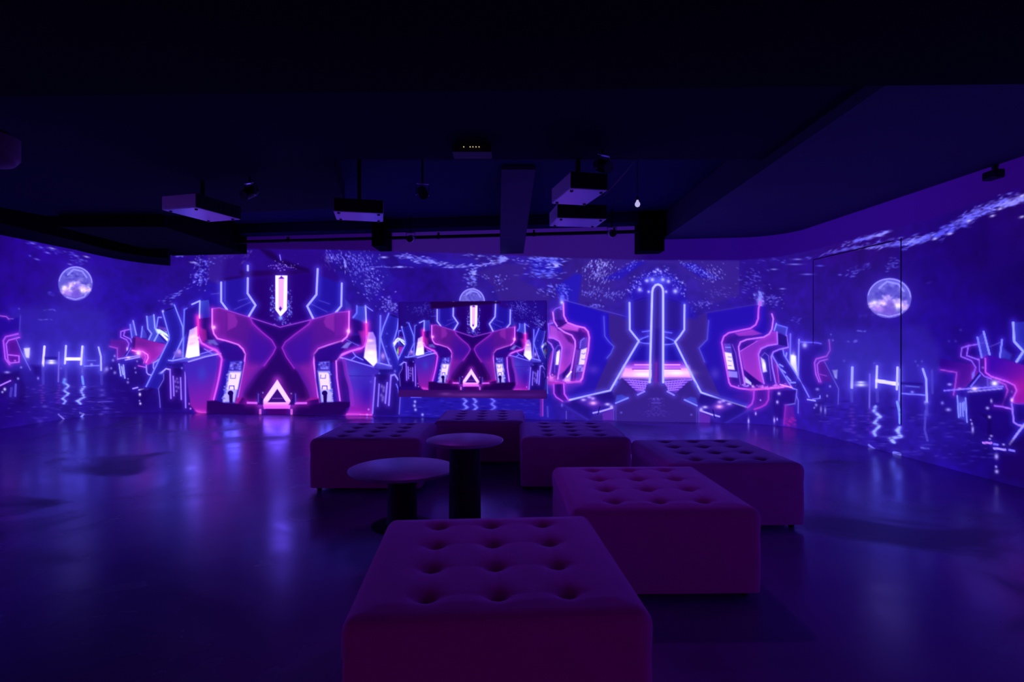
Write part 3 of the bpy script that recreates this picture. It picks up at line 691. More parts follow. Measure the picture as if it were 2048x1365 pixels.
def motif_right(P):
    """mirrored cabinets either side of a tall pillar of light"""
    Q = lambda *p: q(1100, 500, 3.791, p); Z = lambda *p: q(1080, 640, 6.656, p); R = lambda *p: q(1440, 600, 5.25, p)
    # grey and blue fields
    P.poly(Q((105, 382), (455, 488), (448, 640), (486, 740), (450, 830), (335, 1085), (140, 1142), (95, 1010)), (31, 14, 188), feather=1.5, grad=((38, 18, 165), Q((300, 700))[0], Q((300, 1100))[0]))
    P.poly(Q((445, 486), (600, 525), (603, 610), (670, 692), (455, 1068), (330, 1092), (410, 900), (484, 740), (448, 640)), GREY, feather=1.5)
    P.poly(Q((1545, 420), (1190, 480), (1195, 680), (1130, 750), (1180, 900), (1290, 1110), (1500, 1180), (1640, 1200), (1640, 430)), (34, 14, 176), feather=1.5, grad=((40, 18, 160), Q((1300, 700))[0], Q((1300, 1150))[0]))
    P.poly(Q((1190, 480), (1020, 525), (1018, 610), (948, 700), (1145, 1085), (1290, 1115), (1170, 850), (1128, 750), (1195, 680)), GREY, feather=1.5)
    P.line(Q((105, 382), (250, 420), (440, 470), (600, 512)), 1.4, (75, 60, 205), ga=.1); P.line(Q((1180, 478), (1560, 415)), 1.2, (60, 40, 170), ga=.1)
    P.line(Q((408, 508), (415, 655), (445, 695), (484, 735), (462, 785), (432, 822)), 2.2, (80, 78, 225), ga=.3); P.line(Q((1203, 538), (1192, 680), (1130, 745), (1172, 850)), 2.2, (80, 72, 220), ga=.3)
    P.blob(*Q((330, 910))[0], 12, 9, col=(85, 50, 205), a=.7); P.blob(*Q((1250, 940))[0], 10, 12, col=(80, 60, 205), a=.7)
    # inner space
    P.poly(Q((605, 400), (770, 360), (860, 360), (1020, 420), (1018, 610), (950, 695), (1080, 960), (545, 960), (670, 692), (605, 608)), (38, 18, 158), feather=2)
    P.poly(Q((640, 390), (770, 370), (765, 600), (640, 590)), (40, 22, 140), a=.8, feather=3); P.poly(Q((870, 375), (990, 410), (990, 600), (865, 600)), (40, 22, 140), a=.8, feather=3)
    P.poly(Q((650, 740), (755, 735), (750, 850), (600, 850)), (28, 14, 165), a=.8, feather=3); P.poly(Q((865, 735), (970, 740), (1020, 850), (865, 850)), (28, 14, 165), a=.8, feather=3)
    P.line(Q((608, 398), (700, 368), (770, 360)), 1.2, (28, 10, 130), ga=0); P.line(Q((860, 365), (930, 380), (1015, 415)), 1.2, (28, 10, 130), ga=0)
    for s_ in (0, 1):
        M = (lambda *p: Q(*[((1622 - x) if s_ else x, y + (8 if s_ else 0)) for x, y in p]))
        P.line(M((690, 600), (760, 592)), 1, (26, 8, 130), ga=0)
        P.line(M((700, 622), (762, 614)), 2.0, (95, 95, 240), ga=.3); P.line(M((745, 655), (700, 672), (675, 688)), 2.2, (95, 100, 240), ga=.3); P.line(M((680, 700), (720, 710), (762, 712)), 2.0, (100, 100, 240), ga=.3)
        P.poly(M((665, 690), (740, 668), (760, 700), (700, 705)), (28, 12, 150), a=.8)
    # horizon glow and grid floor
    P.poly(Q((590, 850), (1030, 850), (1050, 900), (565, 900)), (130, 50, 215), a=.85, feather=5)
    P.poly(Q((560, 885), (1050, 885), (1085, 980), (530, 975)), (225, 140, 250), feather=5)
    P.blob(*Q((700, 945))[0], 32, 6.5, col=(250, 222, 255), a=.95); P.blob(*Q((960, 935))[0], 28, 6.5, col=(250, 222, 255), a=.95); P.blob(*Q((600, 945))[0], 12, 5, col=(225, 170, 255), a=.8)
    P.line(Q((642, 872), (985, 872)), 1.8, (240, 150, 250), PG, ga=.3); P.line(Q((625, 905), (990, 905)), 2.2, (150, 60, 200), ga=0); P.line(Q((632, 892), (980, 892)), 2.4, (190, 90, 235), ga=0); P.line(Q((640, 915), (985, 915)), 1.4, (245, 210, 255), ga=.1)
    for s_ in (0, 1):
        M = (lambda *p: Q(*[((1622 - x) if s_ else x, y) for x, y in p]))
        P.poly(M((540, 975), (765, 1000), (765, 1030), (715, 1070), (665, 1085)), (95, 45, 200), feather=1.5)
        for k in range(5):
            P.line(M((545 + k * 26, 985 + k * 19), (765, 1002 + k * 17)), 1.2, (190, 130, 250), ga=.12)
        for k in range(7):
            P.line(M((600 + k * 24, 980 + k * 3), (640 + k * 17, 1030 + min(k, 3) * 12)), 1.0, (175, 115, 250), ga=.08)
    # dark machine at the foot of the pillar
    P.poly(Q((450, 1072), (490, 1010), (545, 972), (580, 1000), (665, 1098), (722, 1060), (735, 1020), (760, 1005), (862, 1005), (885, 1040), (895, 1070), (962, 1096), (1040, 1005), (1085, 988), (1145, 1085), (1125, 1180), (1120, 1300), (485, 1300), (590, 1120)), (54, 30, 138), feather=1.2)
    P.poly(Q((480, 1180), (495, 1300), (1120, 1300), (1120, 1180), (900, 1110), (700, 1110)), (54, 30, 138), feather=1.5)
    for _ in range(80):
        x = random.gauss(0, 26); y = random.uniform(1120, 1265)
        for s_ in (-1, 1):
            P.blob(*Q((805 + s_ * abs(x) * (1 + (y - 1120) / 150), y))[0], 1.8, 1.0, col=(74, 52, 178), a=.5)
    for x, y in ((788, 1130), (818, 1130)): P.blob(*Q((x, y))[0], 2, 1.6, col=(105, 80, 215))
    P.line(Q((770, 1162), (842, 1162)), 1.4, (85, 60, 195), ga=0)
    # star dome
    P.poly(Q((560, 520), (610, 395), (590, 340), (640, 240), (720, 180), (815, 150), (910, 180), (985, 240), (1020, 300), (1040, 400), (1120, 520), (1020, 520), (1020, 415), (930, 378), (700, 365), (605, 400), (600, 520)), (34, 16, 178), a=.8, feather=6)
    for _ in range(150):
        t = random.uniform(PI * .98, PI * 2.02); r_ = random.gauss(1, .13)
        P.blob(*Q((815 + 195 * r_ * math.cos(t), 345 + 175 * r_ * math.sin(t)))[0], random.uniform(1, 1.9), random.uniform(1, 1.8), col=random.choice([(120, 120, 250), (170, 170, 255), (90, 85, 235)]), a=random.uniform(.4, .95))
    P.blob(*Q((815, 225))[0], 26, 9, col=(80, 90, 245), a=.55)
    for x, y, r_ in ((776, 226, 3.6), (855, 226, 3.6), (735, 234, 3.4), (898, 240, 3.4), (680, 302, 4.2), (950, 314, 4.6), (817, 150, 2.4), (795, 165, 1.8), (838, 163, 1.8), (748, 318, 2.4), (880, 318, 2.4)):
        P.blob(*Q((x, y))[0], r_, r_, col=(180, 185, 255), ga=.45)
    # pillar and brackets
    P.poly(Q((770, 1000), (778, 310), (795, 275), (820, 264), (842, 278), (856, 310), (852, 1000)), (46, 26, 132), feather=1)
    P.poly(Q((795, 600), (838, 600), (832, 1000), (790, 1000)), (34, 10, 128), a=.7, feather=2.5); P.line(Q((806, 860), (803, 1000)), 5, (120, 30, 160), PG, ga=.2, a=.7)
    P.line(Q((756, 1005), (766, 650), (775, 320), (782, 290), (800, 268), (820, 262), (842, 272), (855, 295), (858, 320), (858, 1005)), 4.2, (180, 185, 255), (60, 70, 255), ga=.65)
    for pts in (Q((603, 402), (605, 606), (640, 650), (674, 692), (560, 885), (456, 1068), (300, 1105), (146, 1140)), Q((1020, 418), (1018, 606), (985, 655), (948, 698), (1040, 885), (1145, 1082), (1300, 1138), (1484, 1195))):
        P.line(pts, 3.6, (172, 178, 255), (60, 70, 255), ga=.6)
    P.line(Q((665, 1100), (716, 1074)), 3.0, (150, 130, 250), ga=.4); P.line(Q((890, 1075), (940, 1102)), 3.0, (150, 130, 250), ga=.4)
    P.line(Q((510, 1000), (495, 1025)), 2.4, (110, 105, 240), ga=.2); P.line(Q((1095, 1005), (1110, 1030)), 2.4, (110, 105, 240), ga=.2)
    # control desks
    for s_ in (0, 1):
        if s_ == 0: D = lambda *p: Q(*p)
        else: D = lambda *p: Q(*[(1612 - x, y + 20 + (470 - x) * .05) for x, y in p])
        P.poly(D((100, 1165), (300, 1110), (470, 1075), (500, 1160), (480, 1190), (350, 1240), (300, 1290)), (34, 14, 132), feather=2.2)
        P.poly(D((200, 1150), (330, 1110), (420, 1180), (330, 1215)), (66, 24, 165), a=.8, feather=3)
        P.poly(D((495, 1150), (505, 1105), (545, 1098), (590, 1122)), (58, 62, 205), a=.9, feather=1.4)
        P.line(D((498, 1163), (592, 1124)), 2.8, (130, 140, 250), ga=.35)
        for x, y, rx, ry, c in ((253, 1138, 5.2, 2.8, (195, 160, 255)), (298, 1118, 4.6, 2.4, (185, 155, 255)), (325, 1128, 4.4, 3, (190, 150, 250)), (328, 1163, 8.0, 4.4, (240, 165, 250)), (436, 1172, 5.4, 2.8, (200, 180, 255)), (466, 1192, 3.6, 4, (190, 170, 255))):
            P.blob(*D((x, y))[0], rx, ry, col=c, ga=.25)
        P.line(D((328, 1238), (362, 1230)), 3.0, (170, 150, 250), ga=.3); P.line(D((378, 1228), (472, 1200)), 3.0, (180, 160, 255), ga=.3)
        P.poly(D((395, 1240), (475, 1208), (480, 1292), (400, 1292)), (92, 38, 180), feather=1.2)
        P.line(D((92, 1170), (180, 1225), (290, 1290)), 2.6, (52, 34, 175), ga=.1); P.line(D((482, 1200), (484, 1290)), 1.4, (95, 70, 205), ga=.1); P.line(D((362, 1250), (378, 1190)), 1.6, (18, 4, 90), ga=0)
        P.line(D((500, 1180), (500, 1290)), 1.2, (80, 55, 190), ga=.05); P.blob(*D((540, 1235))[0], 2.4, 2, col=(95, 85, 225))
    # left cabinet, nested pink tubes
    P.poly(Z((180, 0), (330, 0), (350, 40), (280, 110), (200, 70)), (36, 8, 120), feather=1.5)
    P.poly(Z((350, 45), (570, 105), (630, 145), (655, 215), (640, 400), (575, 780), (540, 822), (370, 830), (420, 620), (480, 300), (470, 240), (410, 190), (260, 140)), (58, 14, 142), feather=1.4)
    P.poly(Z((265, 110), (350, 48), (530, 95), (500, 155), (330, 132)), (182, 72, 220), feather=2.2); P.poly(Z((530, 100), (600, 130), (640, 180), (560, 160)), (115, 30, 170), a=.8, feather=2)
    P.poly(Z((130, 70), (195, 85), (235, 142), (420, 198), (472, 260), (450, 400), (415, 580), (330, 680), (245, 745), (292, 370), (250, 275), (125, 238)), (150, 52, 205), feather=1.4)
    P.poly(Z((290, 170), (420, 198), (470, 260), (460, 340), (380, 290)), (60, 12, 120), a=.85, feather=2.5); P.poly(Z((140, 90), (215, 120), (250, 260), (140, 235)), (172, 76, 225), a=.8, feather=3)
    P.poly(Z((180, 60), (160, 0), (130, 0), (120, 70)), (120, 50, 200), a=.7, feather=1.5)
    P.blob(*Z((360, 430))[0], 10, 9, col=(118, 46, 200), a=.7); P.blob(*Z((290, 640))[0], 8, 8, col=(185, 60, 205), a=.8)
    P.poly(Z((300, 730), (415, 580), (420, 680), (350, 770), (310, 800)), (30, 4, 110), feather=1.5)
    P.poly(Z((125, 240), (250, 270), (292, 370), (240, 790), (140, 780), (180, 390), (150, 320), (90, 285)), (32, 14, 140), feather=1.4)
    P.line(Z((195, 700), (200, 400), (235, 345), (272, 340)), 1.8, (90, 70, 210), ga=.1, a=.8)
    P.poly(Z((150, 400), (165, 430), (130, 720), (105, 730), (110, 600)), (120, 30, 140), feather=1.4)
    P.poly(Z((222, 430), (262, 398), (268, 430), (245, 600), (205, 602)), (212, 195, 255), feather=1.1); P.blob(*Z((235, 520))[0], 3, 9, col=(240, 235, 250), ga=.3)
    P.poly(Z((515, 300), (560, 245), (640, 230), (625, 380), (545, 400)), (78, 50, 195), feather=1.8); P.line(Z((530, 380), (545, 280), (590, 245)), 1.6, (135, 100, 235), ga=.1)
    P.poly(Z((480, 400), (545, 400), (510, 600), (480, 640), (450, 790), (440, 790)), (105, 55, 200), a=.8, feather=1.6)
    P.poly(Z((545, 398), (628, 372), (592, 600), (512, 602)), (205, 198, 250), feather=1.2)
    for y in (450, 525): P.line(Z((555, y), (590, y + 8), (600, y - 8)), 1.4, (130, 125, 215), ga=0)
    P.poly(Z((490, 610), (588, 605), (575, 690), (480, 700)), (150, 125, 240), feather=1.4)
    for _ in range(9): P.blob(*Z((random.uniform(490, 580), random.uniform(615, 690)))[0], 1.7, 1.7, col=(80, 50, 190), a=.8)
    P.poly(Z((480, 708), (568, 700), (552, 800), (470, 810)), (82, 42, 190), feather=1.3)
    P.line(Z((112, 52), (122, 230)), 2.2, (150, 85, 235), PG, ga=.25); P.line(Z((125, 55), (170, 40)), 2, (140, 100, 240), ga=.2)
    P.line(Z((122, 240), (180, 246), (255, 285), (292, 370), (280, 480), (236, 790)), 2.6, (195, 105, 250), PG, ga=.4)
    P.line(Z((60, 290), (100, 290), (150, 325), (178, 390), (165, 500), (130, 725)), 2.4, (170, 105, 250), PG, ga=.4)
    P.line(Q((22, 470), (30, 540), (60, 590), (110, 625), (165, 648), (190, 690), (192, 730), (165, 890), (150, 940)), 2.8, (215, 120, 245), (165, 45, 225), ga=.38)
    P.line(Q((100, 405), (105, 500), (130, 552), (200, 578), (262, 592), (288, 620), (298, 665), (290, 760), (245, 975), (228, 998), (140, 1008)), 3.2, (220, 115, 245), (170, 40, 225), ga=.42)
    P.line(Q((22, 468), (45, 445), (95, 430)), 2.0, (130, 80, 230), ga=.25); P.line(Q((60, 585), (125, 552)), 2.2, (60, 14, 130), ga=0)
    P.blob(*Q((88, 385))[0], 3.6, 8, col=(125, 135, 250), ga=.4); P.blob(*Q((90, 400))[0], 3, 3, col=(190, 200, 255)); P.specks(*Q((90, 310))[0], 8, 16, 18, L=(1.3, 2.2), w=(1.2, 2), col=(110, 115, 250))
    P.poly(Z((320, 800), (345, 750), (415, 680), (408, 790), (395, 830), (330, 830)), (170, 150, 250), feather=1.6); P.line(Z((415, 690), (360, 760)), 2.4, (235, 225, 255), ga=.2)
    P.blob(*Z((150, 790))[0], 8, 6, col=(215, 95, 225), ga=.3, glow=(230, 50, 220)); P.line(Z((205, 830), (300, 838), (540, 828)), 3.2, (210, 85, 230), (170, 35, 215), ga=.38); P.line(Z((105, 845), (330, 845)), 5.5, (165, 40, 190), PG, ga=.3, a=.8)
    P.specks(*Z((160, 760))[0], 9, 4, 12, L=(1.2, 2.4), w=(1, 2), col=(235, 130, 245)); P.specks(*Z((350, 800))[0], 9, 4, 14, L=(1.2, 2.4), w=(1, 2), col=(225, 150, 250))
    P.poly(Z((195, 860), (315, 855), (325, 990), (370, 1070), (290, 1080), (200, 1000)), (42, 8, 130), feather=1.4); P.poly(Z((335, 860), (550, 840), (420, 960), (340, 960)), (82, 40, 190), a=.6, feather=5)
    P.line(Z((182, 860), (185, 980), (215, 1030), (300, 1085)), 2.6, (185, 70, 230), PG, ga=.35); P.line(Z((315, 850), (325, 990), (380, 1072)), 2.8, (200, 80, 240), PG, ga=.4)
    # chevron with the green wedge
    P.poly(Z((25, 330), (60, 290), (100, 290), (165, 400), (95, 540), (60, 450)), (40, 30, 150), feather=1.5)
    P.line(Z((0, 110), (72, 155), (30, 320), (30, 390)), 1.6, (105, 105, 245), ga=.2)
    P.poly(Z((0, 1030), (38, 1030), (38, 1290), (0, 1290)), (105, 28, 175), a=.9, feather=1.5); P.line(Z((38, 1035), (38, 1280)), 1.6, (165, 60, 210), ga=.1)
    P.line(Z((50, 700), (85, 790), (100, 980)), 2.0, (85, 95, 230), ga=.15); P.line(Z((100, 1160), (105, 1290)), 3.4, (80, 62, 205), ga=.1, a=.8); P.line(Z((350, 1220), (350, 1320)), 1.6, (90, 70, 210), ga=.1); P.blob(*Z((292, 1140))[0], 2, 3.6, col=(105, 90, 235))
    # right cabinet, nested pink tubes
    P.poly(R((150, 350), (340, 310), (440, 356), (330, 385), (180, 385)), (142, 48, 205), feather=2)
    P.poly(R((60, 380), (150, 350), (200, 385), (440, 368), (250, 425), (195, 470), (200, 540), (260, 880), (340, 930), (130, 900), (95, 880), (20, 450)), (50, 16, 150), feather=1.5)
    P.poly(R((212, 545), (300, 450), (470, 392), (545, 335), (600, 332), (602, 462), (470, 490), (405, 560), (455, 880), (380, 850), (250, 730)), (132, 42, 200), feather=1.5, grad=((158, 50, 205), R((330, 450))[0], R((380, 800))[0]))
    P.poly(R((205, 500), (250, 430), (330, 420), (390, 440), (215, 540)), (50, 12, 140), a=.85, feather=2); P.line(R((215, 540), (390, 435)), 1.6, (185, 80, 230), ga=.1)
    P.poly(R((250, 735), (440, 880), (330, 920), (255, 850)), (36, 6, 126), feather=1.5)
    P.poly(R((410, 560), (470, 492), (600, 480), (700, 520), (560, 560), (540, 600), (575, 870), (460, 880)), (36, 18, 150), feather=1.5); P.line(R((440, 590), (470, 555), (510, 590), (535, 850)), 1.6, (120, 80, 225), ga=.1, a=.8)
    P.poly(R((425, 600), (465, 630), (495, 755), (450, 765)), (185, 180, 252), feather=1.4); P.blob(*R((465, 690))[0], 3.4, 8, col=(230, 232, 250), ga=.3)
    P.poly(R((40, 460), (110, 460), (130, 560), (45, 550)), (84, 60, 205), feather=1.6); P.line(R((60, 500), (110, 500)), 1.4, (150, 140, 240), ga=0)
    P.poly(R((45, 548), (122, 560), (156, 738), (78, 732)), (208, 208, 248), feather=1.3)
    for y in (600, 640, 690): P.line(R((85, y), (120, y + 4)), 1.3, (140, 140, 215), ga=0)
    P.poly(R((80, 745), (180, 755), (186, 820), (90, 812)), (142, 125, 240), feather=1.4); P.line(R((130, 470), (165, 560), (215, 890)), 2, (120, 70, 220), ga=.1, a=.8)
    P.line(R((425, 20), (405, 90), (400, 200), (375, 262), (320, 300), (90, 348), (40, 385), (18, 450), (95, 870), (115, 902), (200, 930), (320, 945)), 3.2, (205, 92, 235), (160, 35, 220), ga=.38)
    P.line(R((545, 150), (560, 200), (545, 310), (515, 360), (460, 392), (280, 418), (215, 445), (195, 495), (205, 580), (260, 885)), 2.8, (208, 115, 245), (150, 45, 225), ga=.36)
    P.line(R((600, 335), (606, 464), (500, 482), (430, 515), (404, 572), (425, 720), (462, 880)), 2.6, (180, 110, 250), PG, ga=.4)
    P.line(R((698, 378), (716, 500), (620, 522), (560, 548), (538, 600), (550, 710), (585, 872)), 2.4, (160, 115, 250), PG, ga=.35)
    P.poly(R((555, 595), (600, 660), (620, 870), (590, 870)), (105, 30, 165), a=.8, feather=1.4); P.line(R((598, 680), (620, 870)), 2, (170, 60, 210), PG, ga=.15)
    P.poly(R((560, 570), (660, 525), (680, 590), (830, 820), (935, 1020), (800, 940), (755, 920)), (34, 14, 142), feather=1.4)
    for a_, b_ in (((625, 680), (660, 700)), ((640, 730), (685, 765)), ((700, 805), (740, 850)), ((740, 870), (790, 870)), ((700, 560), (690, 600))): P.line(R(a_, b_), 3, (125, 130, 245), ga=.2)
    P.line(R((548, 585), (640, 740), (760, 930), (806, 945), (800, 1010), (785, 1090), (680, 1108)), 2.2, (135, 125, 250), ga=.35)
    P.line(R((660, 520), (672, 580), (760, 720), (850, 860), (935, 1022)), 2.4, (125, 120, 250), ga=.4)
    P.poly(R((592, 250), (708, 290), (692, 375), (570, 320)), (62, 52, 195), feather=1.2); P.line(R((570, 322), (592, 250)), 2.2, (150, 150, 250), ga=.3); P.line(R((600, 262), (706, 292), (692, 375)), 2.0, (105, 105, 240), ga=.25)
    P.poly(R((608, 350), (700, 385), (712, 490), (612, 470)), (34, 14, 132), feather=1.2)
    P.line(R((740, 360), (736, 660)), 2.8, (110, 110, 250), ga=.35); P.line(R((830, 418), (820, 820)), 3.0, (135, 130, 250), ga=.4); P.line(R((835, 442), (1020, 452), (1062, 462)), 2.2, (100, 85, 235), ga=.25)
    P.poly(R((840, 470), (1080, 480), (1000, 600), (990, 840), (1100, 900), (1000, 960), (850, 880)), (32, 8, 140), a=.6, feather=4)
    P.blob(*R((890, 478))[0], 5, 5.5, col=(175, 175, 252), ga=.35)
    P.poly(R((740, 575), (800, 590), (815, 795), (738, 675)), (190, 200, 250), feather=1.6); P.blob(*R((770, 610))[0], 4.5, 10, col=(225, 232, 245), ga=.45)
    P.poly(R((255, 800), (330, 870), (330, 900), (265, 870)), (185, 180, 250), feather=1.2); P.blob(*R((345, 910))[0], 2.4, 3, col=(200, 190, 255))
    P.line(R((320, 945), (470, 935), (600, 925), (700, 905)), 4.2, (205, 82, 220), (170, 35, 210), ga=.35)
    P.specks(*R((520, 910))[0], 42, 4, 46, L=(1.4, 3), w=(1, 2), col=(225, 120, 245)); P.specks(*R((280, 900))[0], 10, 3, 10, L=(1.2, 2.4), w=(1, 2), col=(180, 150, 250)); P.line(R((630, 890), (760, 925)), 2, (230, 150, 250), ga=.2)
    P.poly(R((365, 960), (510, 955), (500, 1085), (360, 1140)), (74, 18, 155), a=.8, feather=2); P.poly(R((300, 950), (350, 960), (340, 1090), (150, 1020)), (82, 24, 165), a=.5, feather=5)
    P.line(R((356, 955), (352, 1040), (335, 1095), (290, 1132)), 3.4, (175, 60, 228), PG, ga=.35); P.line(R((512, 950), (508, 1050), (480, 1100), (430, 1128), (362, 1150)), 3.2, (165, 50, 215), PG, ga=.35)
    P.poly(R((560, 960), (800, 950), (790, 1085), (680, 1105), (690, 1250), (560, 1250)), (34, 6, 130), a=.8, feather=2.5)
    P.poly(R((685, 1110), (770, 1120), (800, 1345), (670, 1320), (672, 1200)), (92, 20, 165), a=.9, feather=3); P.line(R((690, 1110), (682, 1180), (670, 1310)), 2.4, (135, 35, 190), PG, ga=.2)
    for _ in range(18): P.blob(*R((random.uniform(675, 790), random.uniform(1240, 1330)))[0], 3, 1.6, col=(160, 28, 170), a=.6)
    P.line(R((800, 1000), (822, 1060), (820, 1190)), 2.0, (110, 95, 230), ga=.2)
    for x, y, rx, ry in ((620, 985, 3.2, 3.2), (602, 1075, 2.6, 3.4), (375, 1196, 1.8, 3.2), (300, 1275, 1.8, 6), (570, 1265, 1.8, 6), (600, 1255, 1.4, 3), (425, 1055, 1.4, 1.6)): P.blob(*R((x, y))[0], rx, ry, col=(195, 170, 255), ga=.2)
    # small far arcade frame on the curve
    P.poly(R((1020, 660), (1100, 640), (1180, 780), (1170, 860), (1060, 860)), (74, 18, 150), a=.9, feather=2)
    P.line(R((1148, 440), (1155, 530), (1120, 592), (1010, 622), (992, 660), (1005, 780), (1040, 862)), 2.6, (165, 75, 225), PG, ga=.3); P.line(R((1130, 625), (1050, 645), (1020, 680), (1030, 780), (1060, 865)), 1.8, (170, 85, 230), PG, ga=.25)
    P.line(R((1020, 775), (1120, 800)), 1.4, (150, 60, 215), ga=.1); P.line(R((1095, 645), (1170, 790), (1245, 935), (1240, 1100)), 1.7, (95, 80, 215), ga=.15)
    P.line(R((918, 1048), (1000, 1062)), 2.4, (165, 155, 250), ga=.25); P.line(R((975, 1045), (1050, 1035), (1050, 1010)), 2.2, (140, 130, 245), ga=.2)
    for x, y, rx, ry in ((1010, 1105, 3, 3.6), (990, 1135, 2, 2), (1022, 940, 4, 3), (1155, 910, 2.4, 2.6), (1105, 1160, 2.4, 8), (1060, 1150, 2.2, 7), (1125, 1010, 2, 2.6), (1145, 425, 2, 2), (1185, 425, 2, 2), (1165, 365, 1.6, 1.6)): P.blob(*R((x, y))[0], rx, ry, col=(140, 130, 245), a=.9)
    P.poly(R((1180, 740), (1235, 735), (1228, 830), (1205, 820)), (175, 178, 250), feather=1.6)


def skyline_right(P):
    """right wall: pillars in water, moon, then more cabinets"""
    Q = lambda *p: q(1560, 420, 2.73, p); E = lambda *p: q(1880, 630, 3.896, p)
    P.poly([(1655, 664), (1740, 660), (1850, 650), (1880, 700), (1880, 770), (1655, 755)], (54, 42, 182), a=.4, feather=9)
    P.line(Q((395, 862), (392, 972)), 5.2, (160, 165, 252), ga=.5); P.blob(*Q((442, 942))[0], 9, 2.4, col=(190, 195, 250)); P.blob(*Q((442, 957))[0], 11, 3.4, col=(205, 212, 245), ga=.4)
    P.line(Q((490, 898), (488, 1082)), 3.2, (105, 85, 225), ga=.25); P.line(Q((530, 855), (525, 970)), 4.4, (175, 180, 255), ga=.5); P.line(Q((530, 934), (642, 952)), 7.2, (200, 205, 255), ga=.55)
    P.line(Q((642, 862), (638, 980)), 4.8, (175, 180, 255), ga=.5); P.line(Q((656, 872), (650, 1045)), 3.2, (120, 120, 240), ga=.35); P.line(Q((780, 870), (798, 925), (802, 1048)), 4.4, (155, 160, 252), ga=.45)
    P.line(Q((655, 1003), (790, 1012)), 2.6, (115, 115, 238), ga=.25); P.line(Q((685, 962), (760, 968)), 2.4, (85, 85, 220), ga=.2); P.blob(*Q((722, 996))[0], 4, 3, col=(125, 125, 240)); P.blob(*Q((798, 1052))[0], 4, 4, col=(165, 160, 250))
    P.poly(Q((660, 940), (780, 945), (780, 960), (660, 955)), (24, 6, 125), a=.7, feather=2)
    P.line(Q((830, 880), (832, 1000)), 5, (75, 62, 210), ga=.15, a=.7)
    for x, t0 in ((390, 985), (530, 985), (648, 1050), (800, 1060)): P.line(Q((x, t0), (x + 2, t0 + 60)), 6, (80, 70, 208), ga=.15, a=.6)
    P.wavy(Q((522, 1070), (512, 1100), (548, 1130), (512, 1165), (545, 1180), (510, 1215), (524, 1240)), 2.6, CY_, a=.9)
    P.line(Q((640, 1050), (652, 1100), (655, 1165)), 5.0, (120, 150, 248), ga=.3); P.wavy(Q((655, 1185), (640, 1205), (660, 1240), (602, 1248), (625, 1275)), 3.0, CY_, a=1); P.line(Q((622, 1328), (655, 1335)), 6, (120, 120, 235), ga=.2)
    P.line(Q((485, 1285), (520, 1312)), 4, (115, 105, 230), ga=.15); P.line(Q((795, 1100), (790, 1200), (805, 1260)), 4.5, (85, 75, 212), ga=.15, a=.7); P.line(Q((770, 1300), (812, 1305)), 2.6, (95, 85, 220), ga=.1)
    for x in (390, 488):
        for y in range(1090, 1230, 18): P.blob(*Q((x + random.uniform(-12, 12), y))[0], random.uniform(3.5, 7), 2.4, col=(98, 52, 202), a=.55)
    for _ in range(200):
        x = random.uniform(200, 1180); y = random.uniform(1060, 1330) + (x - 500) * .12
        P.blob(*Q((x, y))[0], random.uniform(4, 11), random.uniform(.9, 2), col=random.choice([(62, 44, 188), (52, 34, 180), (22, 2, 108), (75, 60, 205)]), a=.5)
    P.specks(*Q((440, 662))[0], 12, 2, 8, L=(2, 4), w=(1, 1.6), col=(95, 85, 225)); P.specks(*Q((395, 718))[0], 14, 2, 10, L=(2, 4), w=(1, 1.6), col=(95, 85, 225))
    for x, y in ((740, 828), (775, 828), (752, 850), (515, 838), (350, 825)): P.blob(*Q((x, y))[0], 2.4, 2.4, col=(80, 72, 215), a=.9)
    # cabinets at the far right
    P.poly(E((0, 340), (270, 390), (305, 470), (200, 575), (110, 580), (125, 445), (0, 428)), (44, 2, 140), feather=2, grad=((84, 18, 160), E((40, 380))[0], E((230, 520))[0]))
    P.line(E((5, 428), (70, 440), (130, 450), (120, 540), (105, 625)), 2.8, (150, 60, 215), PG, ga=.3)
    P.poly(E((175, 265), (220, 240), (300, 235), (320, 335), (300, 350), (215, 320), (170, 330)), (28, 4, 130), feather=1.5)
    P.line(E((350, 215), (295, 230), (220, 242), (170, 258), (162, 325), (245, 358), (278, 410), (252, 495)), 2.6, (130, 85, 230), PG, ga=.3); P.line(E((220, 245), (208, 318), (298, 350)), 2.4, (140, 95, 235), PG, ga=.3)
    P.poly(E((292, 180), (340, 135), (385, 310), (325, 335)), (50, 42, 190), a=.8); P.line(E((292, 178), (325, 335)), 3.8, (120, 120, 245), ga=.4); P.line(E((340, 132), (386, 308)), 4.0, (135, 140, 250), ga=.4)
    P.poly(E((490, 260), (560, 310), (545, 355), (470, 335)), (55, 52, 198), a=.8, feather=3); P.line(E((388, 250), (470, 215)), 1.8, (75, 50, 195), ga=.1); P.line(E((484, 195), (466, 335)), 3.6, (125, 130, 248), ga=.4)
    P.poly(E((572, 60), (700, 50), (700, 330), (600, 370), (650, 288), (580, 210)), (42, 40, 180), a=.9, feather=1.5)
    P.line(E((570, 62), (578, 208), (650, 286), (595, 368)), 4.6, (155, 165, 252), ga=.5)
    P.poly(E((350, 325), (400, 318), (655, 392), (760, 420), (760, 690), (560, 692), (600, 600), (560, 535), (375, 485), (350, 440)), (58, 6, 172), feather=1.8, grad=((140, 18, 170), E((420, 380))[0], E((660, 600))[0]))
    P.blob(*E((640, 560))[0], 24, 18, col=(165, 24, 165), a=.7)
    P.poly(E((310, 340), (350, 340), (352, 480), (318, 470)), (36, 6, 128), a=.9, feather=1.5); P.blob(*E((335, 412))[0], 3, 2.4, col=(110, 80, 225))
    P.line(E((305, 345), (308, 440), (345, 480), (400, 500)), 2.0, (140, 85, 232), PG, ga=.25)
